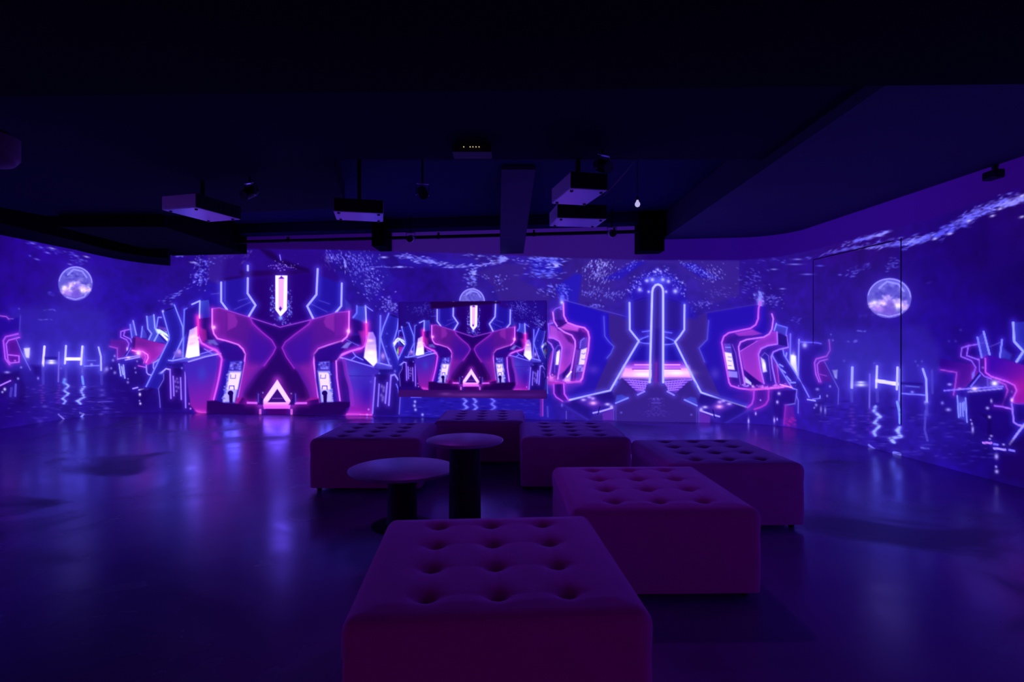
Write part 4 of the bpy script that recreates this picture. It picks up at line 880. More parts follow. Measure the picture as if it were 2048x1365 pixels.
    P.line(E((352, 340), (356, 450), (400, 482), (520, 520), (580, 550), (598, 590), (560, 670)), 3.0, (195, 80, 230), PG, ga=.4); P.line(E((455, 520), (510, 545), (528, 590), (488, 700)), 2.8, (165, 60, 215), PG, ga=.35)
    P.blob(*E((425, 535))[0], 7.5, 6, col=(235, 228, 235), ga=.5); P.blob(*E((560, 665))[0], 3.4, 5, col=(225, 180, 252)); P.blob(*E((258, 468))[0], 3, 6, col=(125, 115, 245)); P.blob(*E((560, 600))[0], 2.4, 3, col=(120, 60, 205))
    P.poly(E((330, 480), (370, 500), (365, 550), (260, 565)), (56, 30, 160), a=.8, feather=2); P.line(E((370, 500), (372, 552)), 3, (105, 70, 220), ga=.2)
    P.poly(E((200, 570), (300, 450), (318, 465), (235, 560)), (22, 4, 110)); P.line(E((312, 470), (240, 560)), 2.4, (125, 105, 235), ga=.25)
    P.line(E((32, 592), (240, 575), (490, 558)), 2.4, (140, 110, 240), ga=.25); P.line(E((220, 602), (480, 575)), 3.2, (160, 140, 250), ga=.3); P.blob(*E((270, 578))[0], 7, 4.5, col=(215, 200, 252), ga=.3)
    P.blob(*E((155, 577))[0], 4, 2.2, col=(190, 140, 250)); P.blob(*E((75, 543))[0], 4.6, 2.6, col=(170, 145, 250)); P.blob(*E((65, 740))[0], 5.5, 3.4, col=(150, 135, 245)); P.blob(*E((18, 688))[0], 3.4, 3.4, col=(125, 110, 240))
    P.poly(E((130, 630), (205, 650), (215, 840), (140, 800)), (56, 50, 188), a=.75, feather=2.5)
    for a_, b_ in (((135, 632), (145, 800)), ((200, 650), (210, 838)), ((158, 690), (160, 790)), ((175, 690), (180, 790)), ((188, 680), (190, 740))): P.line(E(a_, b_), 2.6, (130, 138, 235), ga=.25)
    P.poly(E((220, 610), (490, 590), (560, 740), (560, 980), (380, 960), (240, 850)), (24, 0, 116), a=.7, feather=6); P.poly(E((300, 760), (400, 800), (400, 940), (370, 940), (370, 820)), (16, 0, 86), a=.8, feather=3)
    P.line(E((425, 710), (490, 718), (556, 735)), 3.2, (165, 95, 235), PG, ga=.3); P.line(E((560, 690), (655, 695)), 2.2, (110, 45, 205), PG, ga=.15)
    P.line(E((560, 695), (575, 838), (600, 855), (655, 872)), 3.4, (150, 110, 238), ga=.35); P.line(E((658, 855), (600, 930), (543, 1012)), 4.0, (165, 150, 250), ga=.4)
    P.poly(E((470, 1040), (560, 990), (760, 900), (760, 1330), (480, 1260)), (22, 0, 88), a=.8, feather=6)
    for a_, b_, c_ in (((335, 998), (402, 1000), (195, 120, 235)), ((420, 1010), (450, 1012), (120, 105, 235)), ((422, 1042), (510, 1052), (175, 150, 250)), ((540, 1055), (578, 1062), (130, 115, 240))): P.line(E(a_, b_), 3.8, c_, ga=.2)
    for x, y, rx, ry in ((440, 1105, 4.2, 6), (437, 1185, 2.6, 2.6), (442, 1222, 4, 4), (255, 895, 2.6, 7), (370, 728, 3.6, 3), (385, 797, 3.2, 3), (400, 672, 2.4, 4), (400, 945, 3, 2), (388, 968, 2.6, 2), (495, 1012, 3, 2), (248, 850, 2, 3), (240, 820, 1.8, 1.8)): P.blob(*E((x, y))[0], rx, ry, col=(180, 165, 252), a=.95)
    for x, y in ((70, 206), (122, 206), (160, 118)): P.blob(*E((x, y))[0], 3, 2.4, col=(62, 46, 190), a=.8)


def ripples(P):
    """light glinting through the water surface along the top"""
    # patches the water leaves grey and blue
    for pts, c in ((((955, 545), (1010, 528), (1055, 530), (1040, 560), (1100, 590), (1100, 603), (1000, 603), (985, 570)), GREY), (((1135, 600), (1160, 560), (1165, 530), (1270, 522), (1240, 560), (1200, 600), (1160, 590)), GREY),
                   (((900, 518), (960, 520), (940, 535), (905, 530)), GREY), (((1170, 520), (1480, 522), (1480, 590), (1420, 610), (1390, 560), (1350, 530), (1280, 525), (1230, 560), (1230, 610), (1140, 600)), (56, 32, 142)),
                   (((1060, 520), (1120, 515), (1125, 545), (1070, 550)), (34, 22, 185)), (((1150, 548), (1165, 550), (1155, 610), (1120, 600), (1110, 575)), (32, 22, 190)), (((1205, 560), (1270, 523), (1292, 524), (1240, 560)), (34, 20, 185)),
                   (((1360, 528), (1390, 527), (1440, 560), (1400, 555)), (34, 20, 180)), (((700, 500), (760, 510), (790, 560), (740, 600), (700, 560)), (40, 22, 160)), (((415, 500), (478, 500), (480, 560), (440, 570), (415, 560)), (56, 26, 145)),
                   (((790, 512), (950, 520), (960, 540), (900, 540), (800, 530)), (40, 22, 168))):
        P.poly(pts, c, a=.8, feather=3)
    P.line([(1480, 522), (1480, 590)], 1.2, (34, 10, 130), ga=0, a=.6)
    S = P.specks
    H = dict(L=(2.2, 6.0), w=(.8, 1.6))
    band = lambda pts, n, spread, **k: [S(x0 + (x1 - x0) * t, y0 + (y1 - y0) * t, 4, spread, 1, **k)
                                        for (x0, y0), (x1, y1) in zip(pts[:-1], pts[1:]) for t in np.linspace(0, 1, n)]
    band([(800, 514), (850, 522), (900, 532), (950, 532), (1000, 524), (1010, 515)], 26, 6, ang=-.05, col=(150, 150, 250), **H)
    band([(795, 510), (840, 516), (870, 522)], 20, 5, ang=.1, col=(125, 125, 250), **H)
    band([(930, 512), (1000, 516), (1010, 520)], 16, 5, ang=-.05, col=(135, 140, 250), **H)
    band([(740, 534), (825, 535)], 16, 1, ang=0, col=(115, 110, 245), **H)
    P.blob(768, 515, 7, 2, col=(170, 170, 255)); P.blob(800, 534, 7, 1.6, col=(170, 170, 255)); P.blob(745, 538, 4, 1.6, col=(160, 160, 255))
    S(945, 560, 14, 20, 46, ang=.1, L=(1.6, 4), w=(.9, 1.7), col=(125, 130, 250)); S(948, 548, 7, 8, 16, L=(2, 4), w=(1, 2), col=(160, 165, 255))
    S(990, 556, 26, 6, 18, ang=.1, L=(1.2, 3), w=(.9, 1.6), col=(130, 130, 250)); S(1000, 568, 14, 14, 20, L=(1, 2.4), w=(.9, 1.6), col=(120, 120, 250))
    S(1085, 520, 45, 9, 80, col=(120, 125, 250), **H); S(1085, 545, 45, 13, 70, ang=.08, col=(105, 110, 245), **H); S(1110, 530, 16, 9, 26, col=(175, 178, 255), **H)
    S(1100, 578, 22, 12, 40, ang=.5, L=(1.6, 4), w=(.9, 1.6), col=(120, 122, 250)); S(1130, 590, 12, 24, 46, ang=.6, L=(1, 2.6), w=(.9, 1.5), col=(110, 115, 250))
    V = dict(ang=-1.1, L=(1.2, 2.6), w=(.8, 1.3))
    S(1195, 545, 34, 26, 150, col=(150, 150, 250), **V); S(1205, 530, 26, 12, 60, col=(175, 178, 255), **V); S(1180, 585, 24, 12, 40, col=(120, 120, 248), **V); S(1225, 590, 30, 12, 60, col=(125, 125, 248), **V)
    S(1260, 530, 28, 8, 30, tilt=-.5, ang=-.6, L=(1.2, 3), w=(.8, 1.4), col=(110, 112, 250)); S(1190, 612, 20, 5, 40, L=(1, 2.2), w=(.8, 1.4), col=(120, 120, 250), ang=.3)
    S(1385, 535, 30, 8, 60, tilt=.5, ang=.6, L=(1.1, 2.4), w=(.8, 1.4), col=(125, 128, 250)); S(1425, 548, 26, 18, 90, ang=.8, L=(1.2, 2.4), w=(.8, 1.4), col=(135, 130, 240)); S(1440, 585, 34, 14, 40, ang=.2, L=(1.2, 3), w=(.8, 1.2), col=(95, 80, 205))
    S(1405, 608, 26, 8, 46, ang=.3, L=(1, 2.2), w=(.8, 1.4), col=(115, 112, 240)); S(1385, 620, 12, 14, 24, L=(1, 2), w=(1, 1.6), col=(100, 100, 245))
    # left of the inset
    S(715, 530, 42, 30, 190, ang=1.1, L=(1.1, 2.6), w=(.9, 1.5), col=(115, 110, 245)); S(670, 515, 32, 12, 70, ang=1.0, L=(1.2, 3), w=(.8, 1.4), col=(120, 115, 245)); S(745, 570, 22, 26, 80, ang=.6, L=(1.2, 2.4), w=(1, 1.6), col=(130, 130, 250))
    S(775, 605, 14, 18, 46, L=(1.2, 2.2), w=(1, 1.8), col=(135, 130, 250)); S(655, 525, 10, 22, 26, ang=1.1, L=(1.6, 3.6), w=(.8, 1.3), col=(145, 145, 255)); S(691, 532, 5, 12, 12, ang=1.2, L=(2, 4), w=(.8, 1.3), col=(160, 160, 255))
    S(570, 515, 60, 6, 20, L=(1, 2), w=(.8, 1.4), col=(90, 60, 215))
    # above the left cabinets
    S(405, 535, 22, 32, 90, ang=-.4, L=(1.2, 2.6), w=(1, 1.6), col=(115, 115, 250)); S(395, 560, 20, 16, 40, ang=-.4, L=(1.4, 2.6), w=(1, 1.6), col=(135, 138, 252)); S(350, 590, 30, 8, 26, tilt=-.5, ang=-.2, L=(2, 4.5), w=(.8, 1.3), col=(110, 112, 245))
    S(385, 525, 10, 2, 6, L=(3, 5), w=(1, 1.5), col=(170, 170, 255)); S(365, 513, 12, 3, 8, L=(2, 5), w=(.8, 1.2), col=(100, 95, 240)); S(493, 510, 12, 9, 34, ang=-.6, L=(1.4, 2.6), w=(1, 1.6), col=(150, 145, 255)); S(450, 515, 30, 7, 20, L=(1, 2), w=(.9, 1.4), col=(95, 80, 220)); S(485, 524, 4, 5, 9, ang=-.8, L=(1.6, 3), w=(1, 1.4), col=(165, 160, 255))
    # over the left moon
    for x, y, l, c in ((65, 487, 7, 120), (82, 495, 5, 105), (95, 506, 6, 120), (104, 497, 8, 170), (152, 512, 6, 130), (163, 520, 5, 110), (173, 514, 6, 190), (140, 529, 5, 130), (74, 519, 6, 110), (100, 585, 3, 75), (60, 512, 3, 80)):
        P.blob(x, y, l, 1.6, col=(c, c, 250), a=.85, ang=.25)
    S(110, 500, 60, 10, 30, tilt=.25, ang=.2, L=(2, 6), w=(.8, 1.6), col=(70, 55, 215)); S(160, 525, 16, 8, 20, ang=.2, L=(2, 5), w=(.8, 1.6), col=(80, 70, 225)); S(100, 588, 10, 4, 8, L=(2, 4), w=(1, 2), col=(62, 45, 190))
    # along the curve and the right wall
    for x, y, l, c in ((1595, 519, 9, 130), (1590, 529, 14, 125), (1615, 549, 12, 110), (1565, 578, 6, 130), (1548, 539, 7, 130), (1566, 525, 4, 90), (1640, 532, 8, 85), (1680, 550, 4, 100), (1706, 553, 5, 95)):
        P.blob(x, y, l, 1.6, col=(c, c, 248), a=.85)
    S(1500, 560, 30, 30, 50, ang=.3, L=(1.6, 4), w=(.9, 1.5), col=(90, 80, 225)); S(1545, 600, 26, 14, 40, ang=-.2, L=(1.6, 4), w=(.9, 1.5), col=(105, 100, 240)); S(1520, 598, 8, 14, 30, ang=.8, L=(2, 4), w=(1.4, 2.4), col=(125, 135, 250))
    P.blob(1520, 602, 4, 12, col=(135, 145, 250), ga=.4, a=.9); P.blob(1522, 614, 3, 3.6, col=(195, 200, 255), ga=.3); S(1590, 642, 12, 6, 14, L=(1.6, 3.6), w=(.9, 1.5), col=(70, 55, 200)); S(1535, 520, 60, 5, 20, L=(2, 5), w=(.7, 1.2), col=(75, 60, 205))
    R_ = dict(ang=-.28, L=(3, 8), w=(.9, 1.7))
    S(1730, 478, 55, 5, 60, tilt=-.3, col=(105, 100, 240), **R_); S(1760, 470, 24, 3, 22, tilt=-.3, col=(150, 148, 252), **R_); S(1700, 497, 70, 4, 44, tilt=-.22, col=(95, 88, 232), **R_); S(1740, 496, 30, 3, 20, tilt=-.1, col=(130, 125, 248), **R_)
    S(1800, 487, 50, 8, 60, tilt=-.2, col=(110, 105, 242), **R_); S(1840, 480, 34, 6, 50, tilt=-.3, col=(145, 145, 252), **R_); S(1715, 540, 30, 8, 26, tilt=-.35, ang=-.4, L=(2, 5), w=(.9, 1.5), col=(90, 85, 230)); S(1785, 530, 18, 12, 26, ang=0, L=(2, 5), w=(.9, 1.5), col=(95, 92, 235))
    S(1890, 462, 70, 9, 120, tilt=-.4, col=(90, 85, 238), ang=-.4, L=(3, 8), w=(.9, 1.9)); S(1960, 425, 70, 10, 150, tilt=-.42, col=(115, 110, 245), ang=-.4, L=(3, 9), w=(.9, 1.9)); S(2030, 402, 46, 8, 90, tilt=-.3, col=(150, 145, 252), ang=-.35, L=(3, 9), w=(.9, 2))
    for x, y in ((1938, 442), (1985, 432), (1900, 468), (2044, 392), (2000, 418), (1870, 478), (2044, 434)): P.blob(x, y, 6, 2.2, col=(200, 195, 255), a=.9, ang=-.3)
    S(1810, 500, 10, 4, 8, L=(2, 5), w=(.9, 1.5), col=(80, 70, 225)); P.blob(1858, 566, 6, 1.6, col=(55, 30, 165), a=.7, ang=-.3); S(1740, 630, 24, 6, 12, L=(3, 6), w=(1.5, 3), col=(55, 35, 175), a=(.2, .5), ang=-.3)


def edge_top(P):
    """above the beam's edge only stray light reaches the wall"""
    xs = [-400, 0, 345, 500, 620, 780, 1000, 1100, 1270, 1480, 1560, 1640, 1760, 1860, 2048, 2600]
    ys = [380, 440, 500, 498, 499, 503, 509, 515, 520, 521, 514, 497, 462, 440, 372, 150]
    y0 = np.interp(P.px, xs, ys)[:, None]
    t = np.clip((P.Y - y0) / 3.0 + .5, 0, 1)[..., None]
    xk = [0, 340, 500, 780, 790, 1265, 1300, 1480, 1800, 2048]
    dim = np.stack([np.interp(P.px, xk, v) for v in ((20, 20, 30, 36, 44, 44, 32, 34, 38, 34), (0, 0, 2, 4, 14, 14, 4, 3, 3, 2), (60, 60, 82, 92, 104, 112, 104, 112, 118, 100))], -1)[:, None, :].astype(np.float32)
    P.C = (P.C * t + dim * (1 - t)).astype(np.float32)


def lin(C):
    c = np.clip(C, 0, 255) / 255.0
    return np.where(c <= .04045, c / 12.92, ((c + .055) / 1.055) ** 2.4)


def beam_light(C):
    """linear radiance; the tubes and screens are brighter than a photograph can hold"""
    v = np.clip(C, 0, 255) / 255.0; L = lin(C).astype(np.float32)
    sm = lambda x, a, b: np.clip((x - a) / (b - a), 0, 1) ** 2 * (3 - 2 * np.clip((x - a) / (b - a), 0, 1))
    w = sm(v.mean(-1), .72, .95); wb = sm(v[..., 2], .88, 1.0); wr = sm(v[..., 0], .78, .95)
    L[..., 0] *= 1 + .7 * w; L[..., 1] *= 1 + .35 * w; L[..., 2] *= 1 + 8.0 * w + 3.0 * wb
    return L


# paint the long wall
pts_f = foot_at(s_fine)
W = Painter(pts_f, z_rows)
background(W)
ripples(W)
moon(W, 150.9, 567.3, 34.5, 34.5)
moon(W, 944, 604, 26, 27, bottom=False)
moon(W, 1778.5, 596.5, 44.6, 40.2, tilt=-.12)
# water under the inset
W.poly([(800, 790), (1110, 790), (1110, 836), (800, 830)], (34, 20, 165), a=.7, feather=3)
for x_ in (930, 950, 986):
    W.wavy([(x_ - 4, 797), (x_ + 3, 803), (x_ - 3, 809), (x_ + 5, 815), (x_ - 4, 822)], 1.8, (120, 130, 245), a=.9 if x_ < 980 else .5)
for _ in range(90):
    W.blob(random.uniform(810, 1090), random.uniform(796, 832), random.uniform(3, 8), random.uniform(.8, 1.6), col=random.choice([(64, 50, 200), (50, 40, 190), (24, 6, 120)]), a=.6)
for x_, y_ in ((830, 804), (831, 820), (829, 812), (845, 830)):
    W.blob(x_, y_, 2.6, 3, col=(170, 165, 252))
W.line([(822, 795), (842, 795)], 2, (100, 95, 235), ga=.1)
for x_, y_, rx_, ry_, c_, a_ in ((120, 745, 110, 45, (72, 62, 214), .38), (1745, 745, 110, 55, (70, 60, 212), .38), (440, 690, 90, 90, (60, 40, 205), .3), (330, 700, 60, 60, (56, 40, 200), .3), (760, 690, 60, 80, (56, 40, 205), .35),
                                (1316, 640, 110, 120, (44, 28, 205), .4), (1120, 700, 60, 70, (70, 40, 205), .3), (1560, 700, 80, 80, (56, 36, 200), .3), (1960, 740, 80, 60, (42, 14, 170), .3)):
    W.blob(x_, y_, rx_, ry_, col=c_, a=a_)  # soft haze painted into the picture around its bright parts
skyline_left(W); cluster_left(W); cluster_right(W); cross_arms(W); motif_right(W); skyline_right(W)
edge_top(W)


def extend(C, cols_s, s_edge, side):
    """mirror the picture past the edge of the measured stretch"""
    d = np.abs(cols_s - s_edge)
    idx = np.clip((d / STEP).astype(int), 0, C.shape[0] - 1)
    return C[idx] if side < 0 else C[C.shape[0] - 1 - idx]


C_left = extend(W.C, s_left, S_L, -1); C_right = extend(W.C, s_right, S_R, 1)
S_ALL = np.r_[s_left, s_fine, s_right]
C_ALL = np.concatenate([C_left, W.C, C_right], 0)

mat_screen_wall = picture_material('projection_paint', (0.10, 0.10, 0.12), 0.75)
mat_picture_panel = picture_material('display_glass', (0.02, 0.02, 0.02), 0.35)


def grid_mesh(name, P3, C, mat, parent=None, flip=False):
    n, m = P3.shape[:2]
    me = bpy.data.meshes.new(name)
    me.vertices.add(n * m); me.vertices.foreach_set('co', P3.reshape(-1).astype(np.float32))
    i = np.arange(n - 1)[:, None] * m; j = np.arange(m - 1)[None]
    a = (i + j).ravel(); quad = np.stack([a, a + m, a + m + 1, a + 1], 1)
    if flip: quad = quad[:, ::-1]
    nf = len(quad)
    me.loops.add(nf * 4); me.polygons.add(nf)
    me.loops.foreach_set('vertex_index', quad.ravel().astype(np.int32))
    me.polygons.foreach_set('loop_start', np.arange(0, nf * 4, 4, dtype=np.int32))
    me.update(calc_edges=True)
    at = me.color_attributes.new('picture', 'FLOAT_COLOR', 'POINT')
    L = np.ones((n * m, 4), np.float32); L[:, :3] = beam_light(C).reshape(-1, 3)
    at.data.foreach_set('color', L.ravel())
    me.polygons.foreach_set('use_smooth', np.ones(nf, bool))
    me.materials.append(mat)
    me.validate()
    return link(bpy.data.objects.new(name, me), parent)


def wall_piece(name, s0, s1):
    k = np.where((S_ALL >= s0) & (S_ALL <= s1))[0]
    k = np.arange(max(0, k[0] - 0), min(len(S_ALL), k[-1] + 2))
    p = foot_at(S_ALL[k])
    P3 = np.zeros((len(k), len(z_rows), 3)); P3[..., :2] = p[:, None]; P3[..., 2] = z_rows[None]
    o = grid_mesh(name, P3, C_ALL[k], mat_screen_wall, flip=True)
    tag(o, kind='structure')
    return o


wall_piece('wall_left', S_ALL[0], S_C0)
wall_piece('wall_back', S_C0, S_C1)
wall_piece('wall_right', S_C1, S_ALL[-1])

# rest of the room shell, behind the camera: unseen walls with an added dim magenta glow
mat_rear = bpy.data.materials.new('added_magenta_glow'); mat_rear.use_nodes = True
nt = mat_rear.node_tree; b = nt.nodes['Principled BSDF']
b.inputs['Base Color'].default_value = (.3, .28, .3, 1); b.inputs['Roughness'].default_value = .75
tc = nt.nodes.new('ShaderNodeTexCoord'); nz = nt.nodes.new('ShaderNodeTexNoise'); nz.inputs['Scale'].default_value = .8; nz.inputs['Detail'].default_value = 4
nt.links.new(tc.outputs['Object'], nz.inputs['Vector'])
rp = nt.nodes.new('ShaderNodeValToRGB'); rp.color_ramp.elements[0].position = .35; rp.color_ramp.elements[0].color = (.02, .0, .02, 1); rp.color_ramp.elements[1].position = .68; rp.color_ramp.elements[1].color = (.12, .0, .07, 1)
nt.links.new(nz.outputs['Fac'], rp.inputs['Fac']); nt.links.new(rp.outputs['Color'], b.inputs['Emission Color']); b.inputs['Emission Strength'].default_value = 1.0
REAR_MAT = mat_rear
SIDE_MAT = mat_rear.copy(); SIDE_MAT.name = 'added_blue_glow'  # blue glow added on the unseen side walls for more room light
for e_, c_ in zip([n for n in SIDE_MAT.node_tree.nodes if n.type == 'VALTORGB'][0].color_ramp.elements, ((.01, 0, .06, 1), (.03, .005, .18, 1))): e_.color = c_


def plain_wall(name, a, c, z0, z1, mat):
    bm = bmesh.new()
    v = [bm.verts.new((*a, z0)), bm.verts.new((*c, z0)), bm.verts.new((*c, z1)), bm.verts.new((*a, z1))]
    bm.faces.new(v)
    return tag(from_bm(name, bm, mat, smooth=False), kind='structure')


mat_black = principled('black_paint', (0.004, 0.004, 0.006), 0.9, noise=(3, .3), spec=.08)
mat_ceiling = principled('dark_ceiling_paint', (0.012, 0.008, 0.085), 0.9, noise=(1.2, .3), spec=.2)
mat_ceiling_dark = principled('darker_ceiling_paint', (0.006, 0.004, 0.03), 0.9, noise=(1.2, .3), spec=.1)
mat_soffit = principled('dark_soffit_paint', (0.05, 0.035, 0.10), 0.85, noise=(1.5, .2))
mat_beam = principled('beam_paint', (0.07, 0.04, 0.11), 0.8, noise=(2, .2))
pl, pr = foot_at(S_ALL[0]), foot_at(S_ALL[-1])
plain_wall('wall_left_rear', LEFT_END, tuple(pl), 0, 3.4, SIDE_MAT)
plain_wall('wall_right_rear', tuple(pr), RIGHT_END, 0, 3.4, SIDE_MAT)
plain_wall('wall_rear', RIGHT_END, LEFT_END, 0, 3.4, REAR_MAT)

# upper wall strip above the projection wall (the wall head behind the ceiling)
bm = bmesh.new(); ss = np.linspace(S_ALL[0], S_ALL[-1], 260); pp = foot_at(ss)
lo = [bm.verts.new((x, y, WALL_TOP)) for x, y in pp]; hi = [bm.verts.new((x, y, 3.5)) for x, y in pp]
for k in range(len(lo) - 1): bm.faces.new((lo[k + 1], lo[k], hi[k], hi[k + 1]))
tag(from_bm('trim_1', bm, mat_soffit, smooth=False), kind='structure')

# ------------------------------------------------------------------ floor and ceiling
mf = bpy.data.materials.new('sealed_concrete'); mf.use_nodes = True
nt = mf.node_tree; b = nt.nodes['Principled BSDF']
tc = nt.nodes.new('ShaderNodeTexCoord')


def noise_node(scale, detail=6, dist=0.0):
    n = nt.nodes.new('ShaderNodeTexNoise'); n.inputs['Scale'].default_value = scale; n.inputs['Detail'].default_value = detail; n.inputs['Distortion'].default_value = dist
    nt.links.new(tc.outputs['Object'], n.inputs['Vector']); return n


def ramp_node(src, stops):
    r = nt.nodes.new('ShaderNodeValToRGB'); e = r.color_ramp.elements
    e[0].position, e[0].color = stops[0][0], (*stops[0][1], 1); e[1].position, e[1].color = stops[-1][0], (*stops[-1][1], 1)
    for p_, c_ in stops[1:-1]:
        k = e.new(p_); k.color = (*c_, 1)
    nt.links.new(src, r.inputs['Fac']); return r


n1 = noise_node(.9, 8, .6); n2 = noise_node(5.0, 8); n3 = noise_node(28.0, 5)
r1 = ramp_node(n1.outputs['Fac'], [(.34, (.16, .06, .24)), (.46, (.30, .11, .46)), (.64, (.36, .15, .52))])
nt.links.new(r1.outputs['Color'], b.inputs['Base Color'])
r2 = ramp_node(n1.outputs['Fac'], [(.34, (.45,) * 3), (.43, (.28,) * 3), (.56, (.20,) * 3), (.66, (.27,) * 3)])
nt.links.new(r2.outputs['Color'], b.inputs['Roughness'])
b.inputs['Specular IOR Level'].default_value = .6
bp = nt.nodes.new('ShaderNodeBump'); bp.inputs['Strength'].default_value = .05; bp.inputs['Distance'].default_value = .01
nt.links.new(n2.outputs['Fac'], bp.inputs['Height']); nt.links.new(bp.outputs['Normal'], b.inputs['Normal'])
bm = bmesh.new(); loop = [tuple(p) for p in foot]
f_ = bm.faces.new([bm.verts.new((x, y, 0)) for x, y in reversed(loop)])
tag(from_bm('floor', bm, mf, smooth=False), kind='structure')
# ceiling slab
bm = bmesh.new(); bm.faces.new([bm.verts.new((x, y, 3.32)) for x, y in loop])
tag(from_bm('ceiling', bm, mat_ceiling, smooth=False), kind='structure')
# low black ceiling over the viewer
bm = bmesh.new(); add_prism(bm, [(-8.0, -3.2), (5.1, -3.2), (4.6, 3.4), (-7.75, 3.75)], 2.84, 3.30)
tag(from_bm('ceiling_near', bm, mat_black, smooth=False), kind='structure')
# black bulkhead that follows the left wall and its curve
sA, sB = S_ALL[0], s_of_px(341)
bm = bmesh.new(); ss = np.linspace(sA, sB, 90); pp = foot_at(ss); ctr = np.array([-3.0, 4.5])
px_ = CX + F * pp[:, 0] / pp[:, 1]
zb = np.interp(px_, [-3000, -300, 0, 70, 150, 250, 341], [2.88, 2.88, 2.87, 2.86, 2.85, 2.75, 2.67])
prev = None
for (x, y), z in zip(pp, zb):
    d = ctr - np.array([x, y]); d = d / np.linalg.norm(d); i_ = np.array([x, y]) + d * .9; o_ = np.array([x, y]) + d * .012
    cur = [bm.verts.new((*o_, z)), bm.verts.new((*i_, z + .02)), bm.verts.new((*i_, 3.31)), bm.verts.new((*o_, 3.31))]
    if prev:
        for k in range(4): bm.faces.new((prev[k], prev[(k + 1) % 4], cur[(k + 1) % 4], cur[k]))
    else: bm.faces.new(cur)
    prev = cur
bm.faces.new(list(reversed(prev))); bmesh.ops.recalc_face_normals(bm, faces=bm.faces[:])
tag(from_bm('trim_2', bm, mat_black, smooth=False), kind='structure')
# bulkhead over the right side, its inner edge running back from the camera
p1 = foot_at(s_of_px(1312))
ss = np.linspace(s_of_px(1312), S_ALL[-1], 80); pp = foot_at(ss)
ring = [(2.38, 3.45)] + [(2.40, p1[1] - .02)] + [tuple(np.array(p) + (np.array([1.5, 5.0]) - p) / np.linalg.norm(np.array([1.5, 5.0]) - p) * .012) for p in pp if p[1] > 3.45]
bm = bmesh.new(); add_prism(bm, ring, SOFFIT, 3.31)
tag(from_bm('trim_3', bm, mat_soffit, smooth=False), kind='structure')


def beam(name, quad, z0, z1, mat):
    bm = bmesh.new(); add_prism(bm, quad, z0, z1)
    return tag(from_bm(name, bm, mat, smooth=False), kind='structure')


def wall_y(x):
    a, c = np.array(left_arc[-1]), np.array(right_arc[0]); return float(a[1] + (c[1] - a[1]) * (x - a[0]) / (c[0] - a[0])) - .012


# beams that run from the cross beam to the picture wall
for k, (xl, xr, z0, y0, sk, mt) in enumerate(((-6.15, -4.72, 2.85, 7.8, 0, mat_black), (-2.27, -2.06, 2.84, 9.3, 0, mat_black), (-.20, .19, [3.27, 3.27, 2.755, 2.755], 6.6, .08, mat_beam), (1.98, 2.36, 2.70, 8.9, 0, mat_black))):
    beam('trim_%d' % (4 + k), [(xl + sk, y0), (xr + sk, y0), (xr, wall_y(xr)), (xl, wall_y(xl))], z0, 3.31, mt)
beam('trim_8', [(-7.4, 3.4), (2.37, 3.4), (2.37, 5.45), (-1.7, 5.45), (-2.15, 7.4), (-4.6, 7.9), (-6.4, 7.9), (-7.2, 5.6)], 3.02, 3.31, mat_ceiling_dark)
beam('trim_9', [(-5.0, wall_y(-5.0) - .30), (1.98, wall_y(1.98) - .30), (1.98, wall_y(1.98)), (-5.0, wall_y(-5.0))], 3.16, 3.31, mat_ceiling)

# hidden double door in the right wall: dark joints a hand's breadth off nothing, flush in the paint
mat_joint = principled('dark_joint', (0.05, 0.05, 0.09), .8)


def joint(s0, s1, z0, z1, bm, w=.014):
    n = 12 if s1 > s0 else 1
    if s1 > s0:
        pts = []
        for s in np.linspace(s0, s1, n):
            p = foot_at(s); t = foot_at(s + .01) - foot_at(s - .01); t /= np.linalg.norm(t); nn = np.array([t[1], -t[0]])
            pts.append((p + nn * .003, nn))
        for (p, nn), (r, n2_) in zip(pts[:-1], pts[1:]):
            add_prism(bm, [tuple(p), tuple(r), tuple(r + n2_ * .006), tuple(p + nn * .006)][::-1], z0, z0 + w)
    else:
        p = foot_at(s0); t = foot_at(s0 + .01) - foot_at(s0 - .01); t /= np.linalg.norm(t); nn = np.array([t[1], -t[0]])
        a = p - t * w / 2 + nn * .003; c = p + t * w / 2 + nn * .003
        add_prism(bm, [tuple(a), tuple(c), tuple(c + nn * .006), tuple(a + nn * .006)][::-1], z0, z1)


bm = bmesh.new(); sd0, sd1 = s_of_px(1627), s_of_px(1803)
joint(sd1, sd1, .35, 2.47, bm, .011); joint(sd0, sd0, 1.25, 2.45, bm, .006); joint(sd0, sd1 - .12, 2.45, 2.45, bm, .012)
tag(from_bm('door_1', bm, mat_joint, smooth=False), kind='structure')

# ------------------------------------------------------------------ inset display hung on the picture wall
pA, pB = foot_at(s_of_px(799)), foot_at(s_of_px(1093.5))
t_ = (pB - pA) / np.linalg.norm(pB - pA); n_ = np.array([t_[1], -t_[0]]); wid = np.linalg.norm(pB - pA)
OFF = .06
us = np.arange(0, wid + .004, .0088); pts_i = pA[None] + n_[None] * OFF + t_[None] * us[:, None]
zt, zb_ = EYE + (CY - 604.2) * pA[1] / F, EYE + (CY - 793.6) * pA[1] / F
zs_i = np.arange(zb_, zt, .0088)
I = Painter(pts_i, zs_i)
ix = lambda x, y: (947 + .607 * (x - 562), 611 + .612 * (y - 552))
I.C[:] = (34, 4, 118)
I.T = ix; I.k = .61
I.poly([(320, 540), (480, 540), (480, 640), (320, 640)], (34, 10, 130), feather=6)
I.poly([(640, 540), (801, 540), (801, 640), (640, 640)], (34, 10, 140), feather=6)
